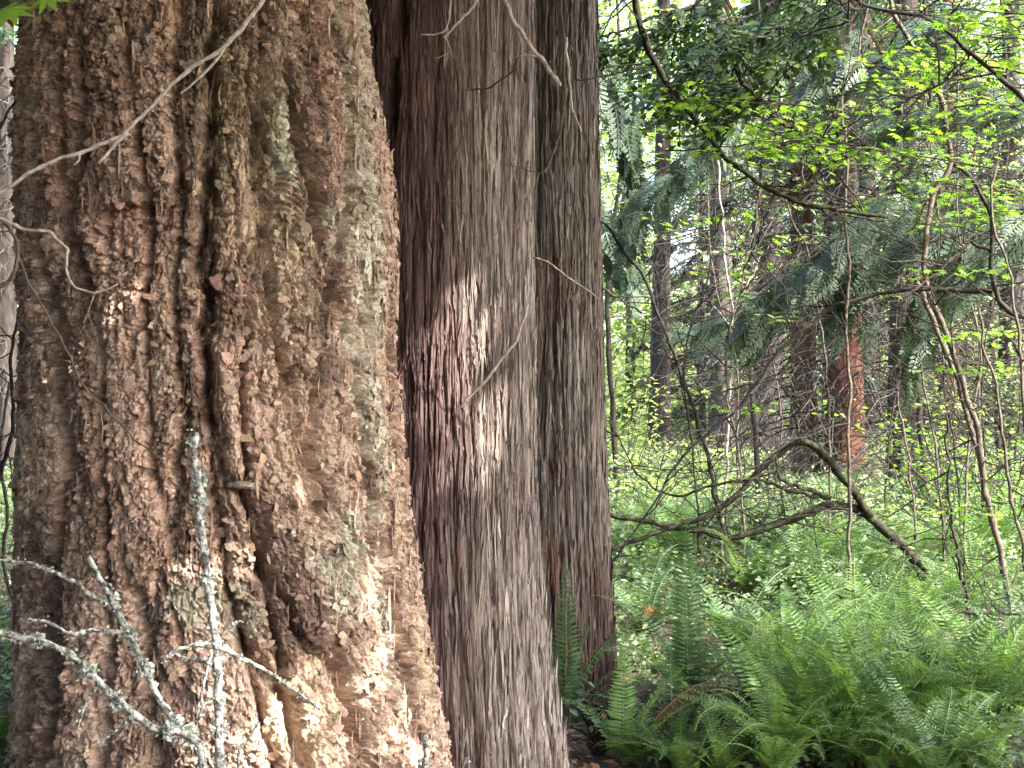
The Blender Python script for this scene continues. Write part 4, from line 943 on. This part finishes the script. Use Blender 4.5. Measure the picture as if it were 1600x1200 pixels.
def shrub(px, py, w_, h, label, mat, n, size, seed, group):
    loc = at(px, py); rg = np.random.default_rng(seed); t = empty('shrub', loc, label, 'shrub', group); mb = MB(); lv = MB(); b = np.array(loc)
    for k in range(14):
        e = b+np.array([rg.normal(0, w_*.4), rg.normal(0, w_*.4), h*rg.uniform(.6, 1.1)]); p = spline([b, (b+e)/2+np.array([rg.normal(0, .06), 0, .12]), e], 12, .03, k); mb.tube(p, np.linspace(.008, .003, 12), 5)
        m = n//14; i = rg.integers(4, 12, m); q = p[i]+rg.normal(0, .07, (m, 3))*np.array([1.3, 1.3, .8])
        scatter_leaves(lv, LEAF, q, rg.uniform(.7, 1.2, m)*size, .6, np.clip(rg.normal(.5, .22, m), 0, 1))
    mb.build('stems', M_twigd, t); lv.build('foliage', mat, t)
SG = 'leafy shrubs in the undergrowth'
for k, a_ in enumerate([(1180, 905, .8, .7, 'blue green leafy shrub under the left end of the arching limb', M_under, 420, .06), (1290, 900, .8, .6, 'dense small leaved shrub right under the arching limb', M_under, 420, .06),
  (1470, 860, .9, 1.3, 'tall bright shrub behind the arching limb foot', M_maple, 420, .07), (1560, 880, .9, 1.2, 'yellow green shrub among the thin leaning stems', M_maple, 380, .07), (1000, 850, .8, .8, 'light green shrub next to the grey cedar', M_far, 380, .07),
  (1100, 815, 1.0, .9, 'pale shrub below the grey twiggy trunk', M_far, 380, .09), (1490, 770, 1.4, 2.4, 'tall leafy bush behind the pair of leaning stems', M_under, 700, .09), (1580, 790, 1.2, 2.6, 'tall leafy bush at the right edge', M_under, 600, .09), (975, 790, 1.2, 1.6, 'yellow green bush against the edge of the grey cedar', M_far, 500, .09),
  (935, 1180, .3, .2, 'small grey green seedling at the foot of the middle cedar', M_cedarleaf, 120, .05)]):
    shrub(*a_, 500+k, SG)

for k in range(16):
    rg = np.random.default_rng(1200+k); px = 985+620*((k*.618+.1) % 1); py = 800+130*((k*.3819+.2) % 1)
    shrub(px, py, .7+.5*rg.random(), .45+.55*rg.random(), 'leafy shrub in the thicket beneath and behind the arching limb', (M_under, M_far, M_fern, M_under)[k % 4], 300, .05+.04*rg.random(), 600+k, 'shrubs of the thicket under the arching limb')
for k in range(38):
    o = variants[k % 4].copy(); C.objects.link(o); o['label'] = 'fern standing in the thicket around the arching limb'; o['group'] = 'ferns of the thicket around the arching limb'
    o.location = at(970+640*((k*.618+.3) % 1), 850+115*((k*.3819) % 1)); o.rotation_euler = (rng.uniform(-.2, .2), rng.uniform(-.2, .2), rng.uniform(0, 6.3)); q_ = rng.uniform(.7, 1.1); o.scale = (q_, q_, q_)
for k, (px, d_, mt, boxes, lab) in enumerate([
   (960, 18, M_far, [(940, -20, 1060, 200, 17, 19, 420), (945, 200, 1020, 420, 17, 19, 260)], 'pale leafy understory tree close to the edge of the grey cedar'),
   (1180, 17, M_under, [(1060, 40, 1300, 190, 16, 18, 420), (1130, 190, 1320, 330, 16, 18, 260)], 'leafy understory tree behind the bright maple sprays'),
   (1440, 16, M_under, [(1330, -20, 1620, 200, 15, 17, 700), (1380, 200, 1620, 420, 15, 17, 500)], 'mid green understory tree filling the upper right'),
   (1560, 19, M_far, [(1420, 380, 1620, 640, 18, 20, 600), (1450, 100, 1620, 380, 18, 20, 300)], 'pale green understory tree at the right edge at mid height'),
   (1330, 23, M_under, [(1080, 60, 1480, 300, 22, 24, 800), (1130, 300, 1480, 480, 22, 24, 500)], 'dim understory tree deep behind the red trunk')]):
    small_tree('understory_tree', lab, 'tree', None, to_ground(PX([(px, -60), (px+15, 200), (px-10, 450), (px, 690)], d_), .02), .04, .015, M_twigd, (), 14, boxes, seed=90+k, lmat=mt, tl=(.4, 1.4), lsize=(.05, .10), tpl=LEAF, leaftone=(.35, .25))
# ------------------------------------------------------------------ dead twigs and lichen covered branches in front
def twig(label, pts, r0, r1, mat, side=0, tl=(.05, .15), seed=1, extra=(), group='dead twigs in front of the trunks', wob=.006):
    t = empty('dead_twig', pts[0], label, 'twig', group); mb = MB(); p = stem_mesh(mb, pts, r0, r1, wob, seed, 8, len(pts)*9); mb.build('stem', mat, t, True)
    for k, (e, a, b_) in enumerate(extra):
        mb = MB(); stem_mesh(mb, e, a, b_, wob*.6, seed+k, 7, len(e)*8); mb.build('side_twig', mat, t, True)
    if side:
        mb = MB(); side_twigs(mb, p, side, tl[0], tl[1], r1*.6, seed, 0, 1); mb.build('fine_twigs', mat, t)
    return t
d = 3.3
twig('long pale twig slanting down across the top of the fir', PX([(425, -40), (400, 15), (365, 60), (300, 105), (235, 170), (195, 212), (152, 256)], d), .0058, .0036, M_twig, 0, seed=1,
  extra=[(PX([(362, 62), (335, 95), (310, 125), (283, 147)], d), .004, .002), (PX([(200, 207), (165, 222), (120, 240), (60, 262), (20, 290), (-20, 312)], d), .005, .004), (PX([(124, 238), (122, 250), (116, 257)], d), .003, .002)])
twig('pale twig curling on the left of the fir in a hook', PX([(-20, 330), (30, 355), (66, 362), (85, 372), (108, 390), (106, 420), (112, 445), (135, 455), (160, 455), (182, 445)], 3.6), .005, .0022, M_twig, 2, seed=2)
twig('bent grey twig at the left edge beside the fir', PX([(-30, 470), (10, 440), (30, 405), (22, 370), (0, 340)], 3.9), .006, .004, M_twigm, 2, seed=3)
twig('long thin brown twig slanting down the fir from the left edge', PX([(20, 385), (50, 450), (95, 530), (130, 600), (170, 640), (215, 690), (255, 720)], 4.1), .004, .002, M_twigm, 0, seed=4)
twig('white twig slanting right across the two cedars at the top', PX([(775, -25), (800, 28), (825, 68), (848, 98), (876, 133)], 4.6), .006, .007, M_twig, 1, seed=5)
twig('short white twig hanging in front of the grey cedar', PX([(886, 60), (889, 125), (893, 160), (906, 203)], 4.6), .005, .003, M_twig, 0, seed=6)
twig('forked pale twig at the top of the middle cedar', PX([(760, -20), (735, 15), (712, 40), (692, 58)], 4.5), .0045, .003, M_twig, 1, seed=7, extra=[(PX([(703, -20), (702, 30), (690, 52), (658, 54)], 4.5), .0035, .002)])
twig('pale twig bowing across the middle cedar below its knot', PX([(820, 430), (822, 480), (812, 520), (790, 555), (755, 598), (721, 635)], 4.9), .003, .0055, M_twig, 0, seed=8)
twig('straight twig reaching from the middle cedar over the grey one', PX([(833, 402), (855, 410), (885, 432), (935, 466)], 5.3), .0045, .0025, M_twigm, 0, seed=9)
twig('thin dry twig hanging down the middle cedar face', PX([(722, 215), (710, 250), (700, 280), (695, 300), (712, 318), (728, 340)], 5.3), .003, .0018, M_twigm, 0, seed=10)
twig('grey twig hanging down the seam between the two cedars', PX([(872, -20), (880, 60), (882, 120), (876, 200), (855, 260), (838, 285), (838, 400)], 5.2), .006, .003, M_twigm, 3, seed=11)
twig('thin twig reaching right off the grey cedar toward the leaves', PX([(885, 126), (930, 122), (975, 112), (1010, 104)], 6.8), .005, .003, M_twigm, 0, seed=12)
twig('dark curved twig over the middle cedar near the top', PX([(735, 140), (768, 135), (795, 115), (815, 82)], 5.2), .0035, .002, M_twigd, 0, seed=13)
twig('level dead stick behind the ferns beside the grey cedar', PX([(935, 940), (990, 944), (1035, 942)], 9.4), .012, .01, M_twigm, 0, seed=14)
twig('long low twig crossing right of the arching limb foot', PX([(1640, 955), (1560, 958), (1470, 958), (1400, 970), (1350, 988), (1310, 1002), (1265, 1020)], 8.6), .013, .006, M_twigd, 3, (.2, .5), seed=15, extra=[(PX([(1310, 986), (1285, 960), (1262, 945)], 8.6), .007, .004)])
twig('thin dark stalk curving up out of the low ferns', PX([(1205, 1160), (1230, 1120), (1228, 1080), (1220, 1020), (1210, 985)], 7.2), .005, .003, M_twigd, 0, seed=16)
twig('crooked pale twig lying at the foot of the grey cedar', PX([(905, 1135), (930, 1115), (938, 1104), (943, 1108)], 7.0), .008, .005, M_twig, 1, seed=17)
twig('dead grey twigs in the gap at the upper left edge', PX([(-20, 240), (10, 180), (30, 150), (45, 110)], 6.5), .008, .005, M_twigm, 6, (.1, .4), seed=18)
twig('tangle of dark dead twigs in the gap at left', PX([(-30, 820), (0, 740), (20, 660), (18, 560), (30, 480)], 7), .012, .006, M_twigd, 12, (.15, .5), seed=19)
twig('dark tangle of dead twigs low in the gap at left', PX([(30, 960), (5, 880), (12, 800), (0, 700), (14, 600)], 7.6), .01, .006, M_twigm, 10, (.15, .5), seed=22)

def lichen_flakes(mb, path, rad, n, size, rg, clump=()):
    i = rg.integers(0, len(path), n); i = i[perlin(i*.16, i*0.0+len(path), 77) > -.05]; n = len(i); off = rg.normal(0, 1, (n, 3)); off /= np.linalg.norm(off, axis=1)[:, None]
    p = path[i]+off*rad*rg.uniform(.7, 1.25, n)[:, None]+rg.normal(0, .002, (n, 3))
    sz = rg.uniform(.5, 1.3, n)*size
    for j, r_, m in clump:
        o = rg.normal(0, 1, (m, 3)); o /= np.linalg.norm(o, axis=1)[:, None]; o *= r_*rg.uniform(.5, 1, m)[:, None]**.5
        p = np.vstack([p, path[j]+o*np.array([.9, .9, 1.2])]); sz = np.concatenate([sz, rg.uniform(.7, 1.5, m)*size]); off = np.vstack([off, o/r_])
    mb.inst(LEAF[0]*np.array([1.7, 1, 2.5]), LEAF[1], frames(off+rg.normal(0, .8, off.shape), rg.normal(0, 1, off.shape), sz), p, rg.random(len(p)))
def lichen_branch(label, pts, r0, r1, seed, n, clump, extra=()):
    t = empty('lichen_branch', pts[-1] if pts[-1][2] < pts[0][2] else pts[0], label, 'branch', 'lichen covered dead branches before the fir')
    rg = np.random.default_rng(seed); mb = MB(); p = stem_mesh(mb, pts, r0, r1, .008, seed, 9, len(pts)*14); mb.build('stem', M_lichen_stem, t, True)
    lv = MB(); k = len(p); lichen_flakes(lv, p, max(r0, r1)*1.0, int(n*.75), .008, rg, [(int(f*k), r_, m) for f, r_, m in clump])
    for q, (e, a, b_) in enumerate(extra):
        mb = MB(); pe = stem_mesh(mb, e, a, b_, .005, seed+q+1, 7, len(e)*12); mb.build('side_twig', M_lichen_stem, t, True)
        lichen_flakes(lv, pe, a*1.1, int(n*.10), .006, rg)
    lv.build('lichen', M_lichen, t)
d = 3.0
def gd(pts): e = pts[-1]; return pts+[np.array([e[0]+.02, e[1], .4]), np.array([e[0]+.03, e[1], -.05])]
lichen_branch('upright stick crusted with white lichen in front of the fir', gd(PX([(303, 680), (304, 710), (308, 760), (314, 830), (325, 890), (333, 960), (336, 1030), (342, 1100), (348, 1220)], d)), .0075, .011, 1, 900,
  [(.015, .009, 40), (.06, .013, 120), (.09, .014, 120), (.19, .013, 80), (.40, .014, 70), (.46, .016, 110), (.35, .012, 60)],
  [(PX([(335, 1003), (295, 1010), (265, 1022), (250, 1032)], d), .0055, .003), (PX([(342, 1010), (375, 1025), (400, 1040), (440, 1062), (500, 1110)], d), .005, .002), (PX([(320, 1095), (305, 1130), (322, 1060), (340, 1000), (372, 970)], d+.05), .003, .002), (PX([(332, 1040), (300, 1030), (265, 1022)], d+.03), .003, .002)])
lichen_branch('lichened branch slanting from upper left down to the right', gd(PX([(136, 868), (150, 895), (178, 945), (205, 1000), (225, 1050), (250, 1090), (280, 1130), (318, 1200)], d+.1)), .0055, .0105, 2, 800,
  [(.08, .012, 60), (.14, .014, 80), (.2, .015, 90), (.3, .015, 90), (.34, .018, 120), (.42, .013, 70), (.6, .015, 90)],
  [(PX([(172, 945), (130, 920), (90, 895), (45, 880), (-20, 876)], d+.1), .005, .0035), (PX([(195, 988), (150, 985), (110, 990), (75, 975), (40, 968)], d+.1), .0055, .003)])
lichen_branch('pale lichened branch rising leftward out of the frame', gd(PX([(-25, 985), (20, 990), (60, 1000), (105, 1020), (145, 1050), (180, 1085), (215, 1120), (250, 1142), (300, 1155), (318, 1230)], d-.1)), .006, .009, 3, 800,
  [(.08, .011, 50), (.16, .012, 60), (.22, .014, 80), (.30, .012, 60), (.5, .014, 90), (.56, .016, 90)],
  [(PX([(155, 1062), (135, 1095), (122, 1135)], d-.1), .003, .0015), (PX([(165, 1075), (190, 1100), (205, 1125)], d-.1), .0035, .0018), (PX([(215, 1130), (175, 1145), (150, 1165)], d-.1), .003, .0015)])
lichen_branch('short lichened twig tip at the bottom under the fir', gd(PX([(662, 1148), (664, 1180), (662, 1230)], 3.4)), .006, .010, 4, 260, [(.1, .012, 60), (.3, .016, 80)])
lichen_branch('tiny white lichened tip beside the fir at the bottom', gd(PX([(728, 1186), (718, 1215)], 3.6)), .004, .007, 5, 120, [(.1, .01, 30)])
lichen_branch('thin lichened twig leaning right at the bottom of the fir', gd(PX([(408, 1130), (392, 1158), (370, 1200)], 3.1)), .003, .005, 6, 160, [])

# the maple leaves hanging into the top left corner
for k, (px, py, s, lab) in enumerate([(16, 18, .065, 'green maple leaf hanging in the top left corner'), (75, -2, .06, 'green leaf cut by the top edge above the fir')]):
    p0 = P(px, py-14, 2.6); t = empty('maple_leaf', p0, lab, 'leaf'); mb = MB()
    v = PALM[0].copy(); v[:, 2] += .25*(v[:, 1]-.3)**2
    mb.inst(v, PALM[1], frames(np.array([[.75 if k == 0 else .9, -.3, -.25]]), np.array([[.1, -.75, .6]]), np.array([s*1.4])), P(px-16, py-4, 2.6)[None], [.7]); mb.build('blade', M_maple, t)
    mb = MB(); mb.tube(spline([P(px-16, py-4, 2.6), P(px-50, py-30, 2.62), P(px-90, py-90, 2.7)], 8), .0012, 5); mb.build('stalk', M_twigm, t)
